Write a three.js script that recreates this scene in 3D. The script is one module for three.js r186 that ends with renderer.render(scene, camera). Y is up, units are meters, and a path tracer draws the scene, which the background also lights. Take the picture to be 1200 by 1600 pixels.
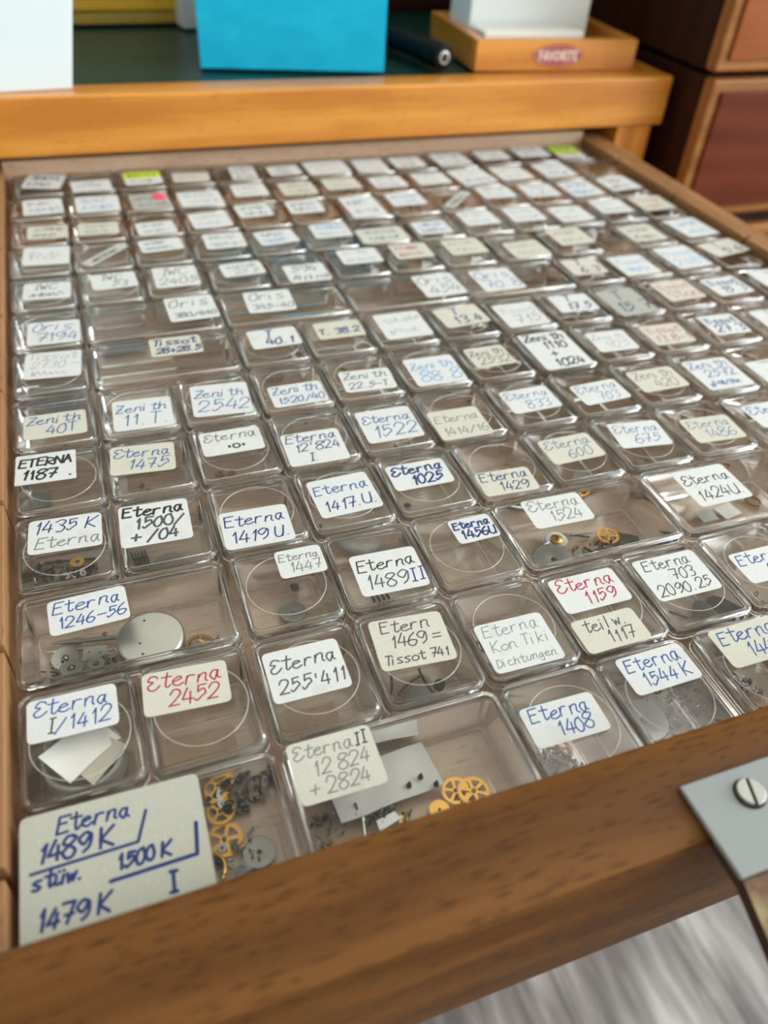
import * as THREE from 'three';
import { RoundedBoxGeometry } from 'three/addons/geometries/RoundedBoxGeometry.js';
import * as BGU from 'three/addons/utils/BufferGeometryUtils.js';
import { RectAreaLightUniformsLib } from 'three/addons/lights/RectAreaLightUniformsLib.js';

// ---------- units: U = one column of boxes (metres); P(u, y, v): u to the right, y above the lids, v away from the drawer front
const U = 0.0375, H = 0.8;
const P = (u, y, v) => new THREE.Vector3(u * U, H + y * U, -v * U);

const scene = new THREE.Scene();
const renderer = new THREE.WebGLRenderer({ antialias: true });
renderer.toneMapping = THREE.LinearToneMapping;
renderer.toneMappingExposure = 0.66;
renderer.shadowMap.enabled = true;

// ---------- camera
const camera = new THREE.PerspectiveCamera(66.49, 0.75, 0.01, 30);
camera.position.copy(P(1.3581, 5.6263, -2.2251));
camera.rotation.order = 'YXZ';
camera.rotation.set(-0.7326, -0.3951, 0.0765);
camera.updateMatrixWorld();
camera.focus = P(2.6, 0, 2.9).sub(camera.position).dot(new THREE.Vector3(0, 0, -1).applyQuaternion(camera.quaternion));
camera.userData.fStop = 7.5;

// ---------- light: overcast sky outside, daylight through the window on the right, an added ceiling panel as fill
scene.background = new THREE.Color().setRGB(0.75, 0.85, 1.0);
RectAreaLightUniformsLib.init();
const WIN = { z0: -0.3, z1: 1.62, y0: 0.7, y1: 2.45, x: 2.3 };
{
  const l = new THREE.RectAreaLight(new THREE.Color(0.93, 0.98, 1), 13.5, WIN.z1 - WIN.z0 - 0.1, WIN.y1 - WIN.y0 - 0.1);
  l.position.set(WIN.x - 0.02, (WIN.y0 + WIN.y1) / 2, (WIN.z0 + WIN.z1) / 2);
  l.lookAt(-5, l.position.y, l.position.z);
  l.name = 'window_daylight'; scene.add(l);
}

// ---------- small tools
let seed = 7;
const rnd = () => { seed = (seed + 0x6D2B79F5) | 0; let t = Math.imul(seed ^ (seed >>> 15), 1 | seed); t = (t + Math.imul(t ^ (t >>> 7), 61 | t)) ^ t; return ((t ^ (t >>> 14)) >>> 0) / 4294967296; };
const rr = (a, b) => a + (b - a) * rnd();
const taken = new Map();
function numbered(n) { const k = taken.get(n) ?? 0; taken.set(n, k + 1); return k ? `${n}_${String(k).padStart(3, '0')}` : n; }
function mesh(name, geo, mat, parent) {
  const m = new THREE.Mesh(geo, mat); m.name = parent ? name : numbered(name);
  m.castShadow = m.receiveShadow = true; (parent ?? scene).add(m); return m;
}
function group(name, label, category, grp) {
  const g = new THREE.Group(); g.name = numbered(name); g.userData = { label, category };
  if (grp) g.userData.group = grp; scene.add(g); return g;
}
function tag(o, label, category, grp, kind) { o.userData = { label, category }; if (grp) o.userData.group = grp; if (kind) o.userData.kind = kind; return o; }
const structure = (o) => { o.userData = { kind: 'structure' }; return o; };
const merge = (a) => BGU.mergeGeometries(a.map((g) => { const n = g.index ? g.toNonIndexed() : g; for (const k of Object.keys(n.attributes)) if (!['position', 'normal', 'uv'].includes(k)) n.deleteAttribute(k); return n; }), false);

// ---------- noise and wood textures
function hash2(x, y, s) { let h = (x * 374761393 + y * 668265263 + s * 1442695041) | 0; h = Math.imul(h ^ (h >>> 13), 1274126177); return ((h ^ (h >>> 16)) >>> 0) / 4294967296; }
function vnoise(x, y, px, py, s) { // tiles every px, py
  const xi = Math.floor(x), yi = Math.floor(y), fx = x - xi, fy = y - yi, m = (a, b) => ((a % b) + b) % b;
  const sx = fx * fx * (3 - 2 * fx), sy = fy * fy * (3 - 2 * fy);
  const a = hash2(m(xi, px), m(yi, py), s), b = hash2(m(xi + 1, px), m(yi, py), s), c = hash2(m(xi, px), m(yi + 1, py), s), d = hash2(m(xi + 1, px), m(yi + 1, py), s);
  return a + (b - a) * sx + (c - a) * sy + (a - b - c + d) * sx * sy;
}
const fbm = (u, v, fx, fy, s, o = 4) => { let a = 0, k = 0.5, t = 0; for (let i = 0; i < o; i++) { a += k * vnoise(u * fx, v * fy, fx, fy, s + i); t += k; k *= 0.55; fx *= 2; fy *= 2; } return a / t; };
const lin = (c) => c.map((x) => { x /= 255; return x <= 0.04045 ? x / 12.92 : ((x + 0.055) / 1.055) ** 2.4; });
const mixc = (a, b, t) => a.map((x, i) => x + (b[i] - x) * t);
function texture(w, h, f, srgb = true) {
  const d = new Uint8Array(w * h * 4);
  for (let y = 0; y < h; y++) for (let x = 0; x < w; x++) { const c = f(x / w, y / h); d.set([c[0], c[1], c[2], 255], (y * w + x) * 4); }
  const t = new THREE.DataTexture(d, w, h); t.wrapS = t.wrapT = THREE.RepeatWrapping; t.magFilter = THREE.LinearFilter; t.minFilter = THREE.LinearFilter;
  if (srgb) t.colorSpace = THREE.SRGBColorSpace; t.needsUpdate = true; return t;
}
// grain runs along the texture's v; one tile is 0.2 m across and 0.4 m along
function wood({ a, b, fleck = 0, fleckColor = b, s = 1, rough = 0.45, coat = 0.3, bands = 7, spec = 0.7 }) {
  const W = 512, Hh = 1024, fl = new Float32Array(W * Hh);
  if (fleck) {
    let sd = s * 977 + 3; const r = () => { sd = (Math.imul(sd, 1664525) + 1013904223) | 0; return (sd >>> 0) / 4294967296; };
    for (let i = 0; i < fleck; i++) {
      const x0 = r() * W, y0 = r() * Hh, L = 4 + r() * 9, wd = 0.6 + r() * 1.0, k = 0.4 + r() * 0.6;
      for (let y = -L; y <= L; y++) for (let x = -3; x <= 3; x++) {
        const q = Math.max(0, 1 - Math.abs(y) / L) * Math.max(0, 1 - Math.abs(x) / (wd + 0.6)) * k;
        const at = (((Math.floor(y0 + y) + Hh) % Hh) * W) + ((Math.floor(x0 + x) + W) % W); fl[at] = Math.max(fl[at], q);
      }
    }
  }
  const h = (u, v) => { const warp = fbm(u, v, 4, 3, s + 31, 3) * 1.1; const ring = 0.5 + 0.5 * Math.sin((u * bands + warp) * 6.283 * 1); return 0.45 * ring * fbm(u, v, 8, 4, s + 5, 3) * 1.6 + 0.4 * fbm(u, v, 96, 5, s + 9, 3) + 0.25 * fbm(u, v, 5, 4, s + 17, 3); };
  const col = texture(W, Hh, (u, v) => { const k = fl[Math.floor(v * Hh) * W + Math.floor(u * W)]; return mixc(mixc(a, b, Math.min(1, Math.max(0, h(u, v) * 1.5 - 0.25))), fleckColor, k * 0.75).map(Math.round); });
  const bump = texture(W, Hh, (u, v) => { const k = fl[Math.floor(v * Hh) * W + Math.floor(u * W)], q = Math.round(255 * (0.8 - 0.5 * k - 0.25 * fbm(u, v, 128, 6, s + 9, 2))); return [q, q, q]; }, false);
  return new THREE.MeshPhysicalMaterial({ map: col, bumpMap: bump, bumpScale: 0.00025, roughness: rough, clearcoat: coat, clearcoatRoughness: 0.3, specularIntensity: spec });
}
// uv in tiles of 0.2 x 0.4 m with the grain along axis g (0 x, 1 y, 2 z)
function grain(geo, g, ox = rnd(), oy = rnd()) {
  const n = geo.index ? geo.toNonIndexed() : geo, p = n.attributes.position, nn = n.attributes.normal, uv = new Float32Array(p.count * 2);
  for (let i = 0; i < p.count; i += 3) {
    const m = [0, 0, 0]; for (let k = 0; k < 3; k++) { m[0] += Math.abs(nn.getX(i + k)); m[1] += Math.abs(nn.getY(i + k)); m[2] += Math.abs(nn.getZ(i + k)); }
    const ax = m.indexOf(Math.max(...m)); let gv = g, gu = [0, 1, 2].find((k) => k !== ax && k !== g);
    if (ax === g) { gv = (g + 1) % 3; gu = (g + 2) % 3; }
    for (let k = i; k < i + 3; k++) { const c = [p.getX(k), p.getY(k), p.getZ(k)]; uv[k * 2] = c[gu] / 0.2 + ox; uv[k * 2 + 1] = c[gv] / 0.4 + oy; }
  }
  n.setAttribute('uv', new THREE.BufferAttribute(uv, 2)); return n;
}
// box from (u0,y0,v0) to (u1,y1,v1) in box units, edges rounded by r metres
function slab(u0, u1, y0, y1, v0, v1, r = 0.0015) {
  const g = new RoundedBoxGeometry((u1 - u0) * U, (y1 - y0) * U, (v1 - v0) * U, 3, r);
  g.translate((u0 + u1) / 2 * U, H + (y0 + y1) / 2 * U, -(v0 + v1) / 2 * U); return g;
}
const std = (c, o = {}) => new THREE.MeshPhysicalMaterial({ color: new THREE.Color().setRGB(...lin(c)), roughness: 0.6, ...o });

const M = {
  beech: wood({ a: [116, 76, 34], b: [86, 53, 22], fleck: 4200, fleckColor: [58, 34, 16], s: 3, rough: 0.5, coat: 0.04, spec: 0.3 }),  // front panel; the shade on the near side is put into this colour
  side: wood({ a: [176, 134, 94], b: [138, 98, 62], fleck: 1500, fleckColor: [104, 68, 40], s: 5, rough: 0.6, coat: 0.05 }),
  pale: wood({ a: [212, 184, 158], b: [188, 156, 131], fleck: 1800, fleckColor: [150, 116, 92], s: 8, rough: 0.6, coat: 0 }),
  honey: wood({ a: [226, 158, 66], b: [192, 118, 38], fleck: 500, fleckColor: [150, 88, 30], s: 11, rough: 0.35, coat: 0.5 }),
  mahogany: wood({ a: [104, 46, 22], b: [84, 34, 15], fleck: 300, fleckColor: [66, 28, 14], s: 14, rough: 0.5, coat: 0, spec: 0.25 }),
  worn: wood({ a: [160, 106, 56], b: [124, 76, 34], fleck: 400, fleckColor: [120, 70, 30], s: 17, rough: 0.5, coat: 0.05, spec: 0.4 }),
  shadewood: wood({ a: [54, 26, 14], b: [38, 17, 9], fleck: 200, fleckColor: [28, 12, 7], s: 23, rough: 0.6, coat: 0, spec: 0.25 }),  // chest body: the shade on its side is put into this near-black brown
  leather: wood({ a: [150, 84, 36], b: [128, 66, 26], fleck: 200, fleckColor: [110, 56, 22], s: 27, rough: 0.5, coat: 0, spec: 0.3 }),
  dark: std([40, 26, 18], { roughness: 0.8 }),
  wall: std([226, 222, 212], { roughness: 0.9 }),
  ceiling: std([236, 234, 228], { roughness: 0.95 }),
  green: std([14, 54, 47], { roughness: 0.35, clearcoat: 0.15, clearcoatRoughness: 0.12, specularIntensity: 0.6 }),
  clear: new THREE.MeshPhysicalMaterial({ color: new THREE.Color(0.985, 0.985, 0.98), roughness: 0.04, transmission: 1, thickness: 0, ior: 1.56 }),
  pane: new THREE.MeshPhysicalMaterial({ color: new THREE.Color(0.98, 0.98, 0.975), roughness: 0.14, transmission: 1, thickness: 0, ior: 1.5, specularIntensity: 0.45 }),
  rim: new THREE.MeshPhysicalMaterial({ color: new THREE.Color(0.97, 0.97, 0.96), roughness: 0.16, transmission: 1, thickness: 0.001, ior: 1.42 }),
  wallclear: new THREE.MeshPhysicalMaterial({ color: new THREE.Color(0.985, 0.985, 0.98), roughness: 0.06, transmission: 1, thickness: 0.001, ior: 1.3 }),
  ridge: new THREE.MeshPhysicalMaterial({ color: new THREE.Color(0.95, 0.95, 0.93), roughness: 0.2, transmission: 0.8, thickness: 0, ior: 1.56 }),
  steel: std([206, 206, 202], { metalness: 1, roughness: 0.36 }),
  grey: std([160, 160, 155], { metalness: 1, roughness: 0.5 }),
  darksteel: std([74, 72, 70], { metalness: 0.9, roughness: 0.42 }),
  brass: std([216, 168, 84], { metalness: 1, roughness: 0.32 }),
  bronze: std([150, 112, 62], { metalness: 1, roughness: 0.42 }),
  rubber: std([26, 26, 27], { roughness: 0.7 }),
  zinc: std([132, 137, 138], { metalness: 0.3, roughness: 0.45 }),  // handle plate grey, lowered to hold the near-side shade
  card: std([206, 206, 202], { roughness: 0.85 }),
  white: std([238, 238, 234], { roughness: 0.7 }),
  plastic: std([222, 222, 216], { roughness: 0.35, transmission: 0.45, thickness: 0 }),
};
// ---------- the room
const ROOM = { x0: -1.5, x1: WIN.x, z0: -1.0, z1: 1.7, h: 2.6, t: 0.12 };
function wbox(x0, x1, y0, y1, z0, z1) { const g = new THREE.BoxGeometry(x1 - x0, y1 - y0, z1 - z0); g.translate((x0 + x1) / 2, (y0 + y1) / 2, (z0 + z1) / 2); return g; }
{
  const { x0, x1, z0, z1, h, t } = ROOM;
  structure(mesh('wall_back', wbox(x0 - t, x1 + t, 0, h, z0 - t, z0), M.wall));
  structure(mesh('wall_left', wbox(x0 - t, x0, 0, h, z0, z1), M.wall));
  structure(mesh('wall_front', wbox(x0 - t, x1 + t, 0, h, z1, z1 + t), M.wall));
  structure(mesh('wall_right', merge([wbox(x1, x1 + t, 0, h, z0, WIN.z0), wbox(x1, x1 + t, 0, h, WIN.z1, z1), wbox(x1, x1 + t, 0, WIN.y0, WIN.z0, WIN.z1), wbox(x1, x1 + t, WIN.y1, h, WIN.z0, WIN.z1)]), M.wall));
  structure(mesh('ceiling', wbox(x0 - t, x1 + t, h, h + t, z0 - t, z1 + t), M.ceiling));
  const w = new THREE.Group(); w.name = 'window_1'; structure(w); scene.add(w);
  const f = 0.05, xx = x1 + 0.03, zm = (WIN.z0 + WIN.z1) / 2;
  mesh('window_frame', merge([wbox(xx, xx + 0.06, WIN.y0, WIN.y1, WIN.z0, WIN.z0 + f), wbox(xx, xx + 0.06, WIN.y0, WIN.y1, WIN.z1 - f, WIN.z1), wbox(xx, xx + 0.06, WIN.y0, WIN.y0 + f, WIN.z0 + f, WIN.z1 - f), wbox(xx, xx + 0.06, WIN.y1 - f, WIN.y1, WIN.z0 + f, WIN.z1 - f), wbox(xx, xx + 0.06, WIN.y0 + f, WIN.y1 - f, zm - 0.03, zm + 0.03)]), M.white, w);
  mesh('pane', wbox(xx + 0.028, xx + 0.032, WIN.y0 + f, WIN.y1 - f, WIN.z0 + f, zm - 0.03), M.clear, w);
  mesh('pane', wbox(xx + 0.028, xx + 0.032, WIN.y0 + f, WIN.y1 - f, zm + 0.03, WIN.z1 - f), M.clear, w);
  mesh('window_sill', wbox(x1 - 0.14, x1 + 0.02, WIN.y0 - 0.03, WIN.y0, WIN.z0 - 0.05, WIN.z1 + 0.05), M.white, w);
  // grey wood-look planks, running towards the bench
  const fl = new THREE.Group(); fl.name = 'floor'; structure(fl); scene.add(fl);
  mesh('underlay', wbox(x0, x1, -0.05, -0.006, z0, z1), M.dark, fl);
  const tex = texture(512, 1024, (u, v) => {
    const q = fbm(u, v, 9, 3, 51, 4) * 0.7 + fbm(u, v, 40, 6, 57, 3) * 0.3, k = Math.min(1, Math.max(0, (q - 0.32) * 2.6));
    return mixc([92, 88, 88], [168, 165, 165], k).map(Math.round);
  });
  const mats = [1, 0.93, 1.05].map((k) => new THREE.MeshPhysicalMaterial({ map: tex, roughness: 0.5, color: new THREE.Color(k, k, k) }));
  let i = 0;
  for (let x = x0; x < x1 - 0.01; x += 0.19) for (let z = z0 - ((i++ * 0.43) % 1.2); z < z1; z += 1.2) {
    const a = Math.max(z, z0) + 0.0006, b = Math.min(z + 1.2, z1) - 0.0006; if (b - a < 0.02) continue;
    const g = new THREE.BoxGeometry(Math.min(0.19, x1 - x) - 0.0012, 0.008, b - a); g.translate(x + 0.095, -0.002, (a + b) / 2);
    mesh('plank', grain(g, 2), mats[Math.floor(rnd() * 3)], fl);
  }
  // unseen flat ceiling lamp, added as fill light
  const lamp = group('added_fill_lamp', 'unseen white ceiling lamp added for fill, flat with a square opal diffuser', 'lamp');
  const LX = 1.2, LZ = -0.62, S = 0.6;
  mesh('housing', merge([wbox(LX - S / 2 - 0.02, LX + S / 2 + 0.02, h - 0.03, h, LZ - S / 2 - 0.02, LZ + S / 2 + 0.02)]), M.white, lamp);
  mesh('diffuser', wbox(LX - S / 2, LX + S / 2, h - 0.042, h - 0.03, LZ - S / 2, LZ + S / 2), std([240, 240, 235], { emissive: new THREE.Color(1, 0.97, 0.92), emissiveIntensity: 1.5 }), lamp);
  const l = new THREE.RectAreaLight(new THREE.Color(1, 0.97, 0.94), 5, S, S); l.position.set(LX, h - 0.05, LZ); l.lookAt(LX, 0, LZ); l.name = 'added_fill_light'; scene.add(l);
}

// ---------- the wooden cabinet the drawer comes out of
const TOP = 1.43, RV = 14.25;
{
  const c = group('wooden_cabinet', 'honey-coloured wooden cabinet with a green inset top above the open drawer', 'cabinet');
  mesh('front_rail', grain(slab(-3, 14.6, 0.4, TOP, RV, RV + 0.75, 0.002), 0), M.honey, c);
  mesh('post', grain(slab(13.5, 14.45, -20.5, 0.4, RV + 0.15, RV + 1.1, 0.0015), 1), M.honey, c);
  mesh('post', grain(slab(-2.9, -0.75, -20.5, 0.4, RV + 0.15, RV + 1.1, 0.0015), 1), M.honey, c);
  mesh('side_rail', grain(slab(13.85, 14.6, 0.4, TOP, RV + 0.75, 23, 0.002), 2), M.honey, c);
  mesh('side_rail', grain(slab(-3, -2.25, 0.4, TOP, RV + 0.75, 23, 0.002), 2), M.honey, c);
  mesh('back_rail', grain(slab(-2.25, 13.85, 0.4, TOP, 22.2, 23, 0.002), 0), M.honey, c);
  mesh('top_panel', slab(-2.25, 13.85, 1.05, TOP - 0.05, RV + 0.75, 22.2, 0.001), M.green, c);
  mesh('side_panel', grain(slab(14.0, 14.4, -20.5, 0.4, RV + 1.1, 22.9, 0.001), 1), M.honey, c);
  mesh('side_panel', grain(slab(-2.8, -2.4, -20.5, 0.4, RV + 1.1, 22.9, 0.001), 1), M.honey, c);
  mesh('back_panel', grain(slab(-2.4, 14.0, -20.5, 0.4, 22.5, 22.9, 0.001), 0), M.honey, c);
  mesh('added_upstand', grain(slab(-2.2, 13.8, TOP - 0.05, 4.6, 21.7, 22.1, 0.001), 0), M.shadewood, c);  // added dark board, keeps the reflection in the green top dark
  for (const u of [[-0.75, 0.6], [12.1, 13.5]]) mesh('drawer_runner', grain(slab(u[0], u[1], -1.65, -1.22, 1.0, 22, 0.001), 2), M.honey, c);
  for (let k = 0; k < 4; k++) mesh('drawer_front', grain(slab(-0.7, 13.45, -5.4 - k * 3.9, -1.75 - k * 3.9, RV + 0.3, RV + 0.8, 0.0015), 0), M.honey, c);
}

// ---------- the pulled-out drawer
const DF = -0.52; // its floor, upper side
{
  const d = group('drawer', 'pulled-out beech drawer filled with rows of clear boxes', 'drawer');
  // front panel: flat top, rounded outer edge
  const sh = new THREE.Shape(), y1 = 0.5, y0 = -1.2, vi = 0.03, vo = -0.76;
  sh.moveTo(-vi, y0); sh.lineTo(-vo - 0.05, y0); sh.lineTo(-vo, y0 + 0.05); sh.lineTo(-vo, y1 - 0.14); sh.quadraticCurveTo(-vo, y1 - 0.03, -vo - 0.12, y1 - 0.015); sh.lineTo(0.33, y1); sh.lineTo(-vi + 0.04, y1); sh.quadraticCurveTo(-vi, y1, -vi, y1 - 0.04); sh.lineTo(-vi, y0);
  const g = new THREE.ExtrudeGeometry(sh, { depth: 13.9, bevelEnabled: false, curveSegments: 6 });
  g.rotateY(-Math.PI / 2); g.translate(13.3, 0, 0); g.scale(U, U, U); g.translate(0, H, 0);
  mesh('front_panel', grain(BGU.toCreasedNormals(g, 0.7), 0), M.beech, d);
  // side walls with saw slots for dividers
  const slots = [0.7, 2.7, 4.66, 6.8, 8.72, 10.95, 13.1];
  const wallGeo = (ui, uo) => {
    const a = []; let v = 0.03; const s = Math.sign(uo - ui), cut = 0.14, gap = 0.09, yt = 0.12;
    const box = (A, B, ya, yb, va, vb) => a.push(slab(Math.min(A, B), Math.max(A, B), ya, yb, va, vb, 0.0006));
    box(ui + s * cut, uo, -1.2, yt, 0.03, 14.95);
    for (const q of [...slots, 15.04]) { box(ui, ui + s * cut, -1.2, yt, v, Math.min(q - gap / 2, 14.95)); v = q + gap / 2; }
    return merge(a);
  };
  mesh('side_wall', grain(wallGeo(0.0, -0.5), 2), M.side, d);
  mesh('side_wall', grain(wallGeo(12.7, 13.2), 2), M.side, d);
  mesh('back_wall', grain(slab(0, 12.7, -1.2, 0.25, 14.58, 14.95, 0.0008), 0), M.pale, d);
  mesh('bottom', grain(slab(-0.02, 12.72, DF - 0.14, DF, 0.02, 14.6, 0.0003), 0), M.pale, d);
  // metal plate with a slotted screw over a wooden grip
  const st = new THREE.Shape([[0.77, 0.49], [1.06, 0.485], [1.95, 0.1], [1.92, -0.02], [1.04, 0.37], [0.77, 0.38]].map((q) => new THREE.Vector2(...q)));
  const sg = new THREE.ExtrudeGeometry(st, { depth: 4.3, bevelEnabled: false }); sg.rotateY(-Math.PI / 2); sg.translate(8.92, 0, 0); sg.scale(U, U, U); sg.translate(0, H, 0);
  const aged = texture(256, 256, (u, v) => { const k = fbm(u, v, 4, 3, 131, 4), q = fbm(u, v, 30, 24, 137, 3); return mixc(mixc([60, 36, 14], [122, 78, 30], q), [138, 122, 80], Math.min(1, Math.max(0, (k - 0.44) * 3.2))).map(Math.round); });
  mesh('handle_strap', sg, [std([58, 34, 16], { roughness: 0.7 }), new THREE.MeshPhysicalMaterial({ map: aged, roughness: 0.6 })], d);
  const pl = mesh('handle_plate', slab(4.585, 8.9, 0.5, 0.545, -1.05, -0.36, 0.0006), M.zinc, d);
  for (const u of [5.04, 8.4]) {
    const parts = [];
    // head in two halves either side of the slot
    for (const sgn of [1, -1]) {
      const s2 = new THREE.Shape(), R = 0.0036, hw = 0.00065, a0 = Math.asin(hw / R); s2.moveTo(R * Math.cos(a0), hw);
      for (let k = 0; k <= 16; k++) { const a = a0 + (Math.PI - 2 * a0) * k / 16; s2.lineTo(R * Math.cos(a), R * Math.sin(a)); }
      const e = new THREE.ExtrudeGeometry(s2, { depth: 0.0008, bevelEnabled: true, bevelSize: 0.0003, bevelThickness: 0.0004, bevelSegments: 2 });
      e.rotateX(-Math.PI / 2); if (sgn < 0) e.rotateY(Math.PI); parts.push(e);
    }
    const sc = mesh('screw', merge(parts), M.grey, pl); sc.position.copy(P(u, 0.555, -0.57)); sc.rotation.y = 1.25;
    const rim = mesh('screw_dark_disc', new THREE.CylinderGeometry(0.0043, 0.0045, 0.0005, 32), M.rubber, pl); rim.position.copy(P(u, 0.548, -0.57));  // black disc beneath the head darkens its slot and outline
  }
}

// ---------- dark chest of drawers on the right
{
  const c = group('chest_of_drawers', 'tall dark brown chest with worn light edges on its drawer fronts', 'chest');
  const u0 = 14.8, u1 = 24, v0 = 13.2, v1 = 24.5;
  mesh('body', grain(slab(u0, u1, -21.2, 1.62, v0 + 0.35, v1, 0.002), 1), M.shadewood, c);
  mesh('body', grain(slab(u0 - 0.06, u1, 1.72, 14, v0 + 0.35, v1, 0.002), 1), M.shadewood, c);
  const front = (a, b, x0 = u0 + 0.05, pm = M.mahogany) => {
    const m = mesh('drawer_front', grain(slab(x0, u1, a, b, v0, v0 + 0.35, 0.003), 0), M.worn, c);
    mesh('front_panel', grain(slab(x0 + 0.26, u1 - 0.26, a + 0.24, b - 0.24, v0 - 0.07, v0 + 0.02, 0.002), 0), pm, m);
  };
  front(1.74, 5.2, u0 - 0.05, M.leather); front(5.3, 9, u0 - 0.05, M.leather);
  front(-1.5, 1.6); front(-5.3, -1.85); front(-9.1, -5.4); front(-13, -9.2);
  mesh('base', grain(slab(u0, u1, -21.3, -13.1, v0, v0 + 0.34, 0.002), 0), M.mahogany, c);
}

// ---------- things standing on the cabinet
function turned(g, u, v, deg) { g.position.copy(P(u, TOP, v)); g.rotation.y = deg * Math.PI / 180; return g; }
const local = (u0, u1, y0, y1, v0, v1, r) => { const g = slab(u0, u1, y0, y1, v0, v1, r); g.translate(0, -H, 0); return g; };
{
  const tt = texture(256, 256, (u, v) => { const k = fbm(u, v, 24, 24, 71, 4), w = fbm(u, v, 5, 5, 75, 3); return mixc([10, 162, 204], [32, 192, 230], k * 0.7 + w * 0.4).map(Math.round); });
  const turq = new THREE.MeshPhysicalMaterial({ map: tt, roughness: 0.9, specularIntensity: 0.5 });
  const b = turned(group('cardboard_box', 'turquoise cardboard box standing on the green cabinet top', 'box'), 4.1, 15.93, -10.8);
  mesh('body', grain(local(0, 3.82, 0, 1.5, 0, 2.6, 0.0012), 0), turq, b);
  mesh('lid', grain(local(-0.02, 3.84, 1.5, 2.0, -0.02, 2.62, 0.0012), 0), turq, b);
  const w = turned(group('cardboard_box', 'glossy white box standing at the cabinet edge beside the turquoise box', 'box'), -2.235, 14.36, 5);
  const flare = (g) => { const p = g.attributes.position; for (let i = 0; i < p.count; i++) p.setX(i, p.getX(i) + (p.getX(i) / (3.78 * U)) * p.getY(i) * 0.2); return g; }; // sides widen slightly upwards
  mesh('body', flare(local(0, 3.78, 0, 4.4, 0, 2.2, 0.001)), std([220, 234, 240], { roughness: 0.35 }), w);
  mesh('lid', flare(local(-0.03, 3.81, 4.4, 5.0, -0.03, 2.23, 0.001)), std([220, 234, 240], { roughness: 0.35 }), w);
  const s = turned(group('small_box', 'pale grey small box behind the turquoise box', 'box'), 4.35, 19.6, 8);
  mesh('body', local(0, 1.6, 0, 1.5, 0, 1.2, 0.001), std([196, 196, 196]), s); mesh('lid', local(-0.03, 1.63, 1.5, 2, -0.03, 1.23, 0.001), std([196, 196, 196]), s);
  const r = turned(group('folding_ruler', 'yellow folding ruler lying behind the white box', 'ruler'), 1.15, 20.0, 3);
  const ye = std([222, 172, 40], { roughness: 0.4 }), yd = std([176, 146, 60], { roughness: 0.45 });
  for (let k = 0; k < 4; k++) mesh('slat', local(0.05 * k, 3.4 + 0.03 * k, 0.02 + k * 0.27, 0.25 + k * 0.27, 0, 0.45, 0.0008), k % 2 ? ye : yd, r);
  for (const x of [0.25, 3.15]) { const p = new THREE.CylinderGeometry(0.004, 0.004, 1.12 * U, 14); p.translate(x * U, 0.58 * U, -0.22 * U); mesh('rivet', p, M.brass, r); }
  // torch
  const t = turned(group('torch', 'black torch lying beside the wooden parts tray', 'torch'), 9.22, 15.2, 0);
  t.position.y += 0.27 * U; const q = Math.PI / 2;
  const la = (pts, m, n) => { const g = new THREE.LatheGeometry(pts.map(([a, b]) => new THREE.Vector2(a * U, b * U)), 32); g.rotateX(-q); return mesh(n, g, m, t); };
  const bl = std([10, 10, 11], { roughness: 0.6, specularIntensity: 0.35 });
  la([[0, 0], [0.2, 0], [0.26, 0.06], [0.26, 0.7], [0.22, 0.78], [0.22, 3.2], [0.27, 3.3], [0.27, 4], [0.2, 4.1], [0, 4.1]], bl, 'barrel');
  la([[0.1, -0.015], [0.13, -0.02], [0.13, 0.02]], M.steel, 'end_ring'); la([[0, -0.03], [0.09, -0.025], [0.09, 0.02]], M.rubber, 'switch');
  t.rotation.y = 14 * Math.PI / 180;
  // wooden tray of the parts assortment
  const f = turned(group('wooden_tray', 'wooden assortment tray with a red label reading FAVORITE', 'tray'), 9.92, 15.11, -3.1);
  const TW = 3.95, TD = 3.0, TH = 0.62;
  mesh('front_board', grain(local(0, TW, 0, TH, 0, 0.2, 0.001), 0), M.honey, f);
  mesh('back_board', grain(local(0, TW, 0, TH, TD - 0.2, TD, 0.001), 0), M.honey, f);
  mesh('side_board', grain(local(0, 0.2, 0, TH, 0.2, TD - 0.2, 0.001), 2), M.honey, f);
  mesh('side_board', grain(local(TW - 0.2, TW, 0, TH, 0.2, TD - 0.2, 0.001), 2), M.honey, f);
  mesh('bottom', grain(local(0.2, TW - 0.2, 0.02, 0.12, 0.2, TD - 0.2, 0.0005), 0), M.pale, f);
  const cv = document.createElement('canvas'); cv.width = 512; cv.height = 192; const x = cv.getContext('2d');
  x.fillStyle = '#9c1a22'; x.fillRect(0, 0, 512, 192); x.strokeStyle = '#e8d8cc'; x.lineWidth = 5;
  const hex = (k) => { x.beginPath(); x.moveTo(20 + k, 96); x.lineTo(90 + k * 0.7, 34 + k); x.quadraticCurveTo(256, 4 + k, 422 - k * 0.7, 34 + k); x.lineTo(492 - k, 96); x.lineTo(422 - k * 0.7, 158 - k); x.quadraticCurveTo(256, 188 - k, 90 + k * 0.7, 158 - k); x.closePath(); };
  hex(12); x.stroke(); x.fillStyle = '#f3ece4'; x.font = 'bold 84px sans-serif'; x.textAlign = 'center'; x.textBaseline = 'middle';
  x.save(); x.translate(256, 98); x.scale(0.9, 1.25); x.fillText('FAVORITE', 0, 0, 450); x.restore();
  const ct = new THREE.CanvasTexture(cv); ct.colorSpace = THREE.SRGBColorSpace;
  const hs = new THREE.Shape(); const LW = 1.32 * U, LH = 0.46 * U;
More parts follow.
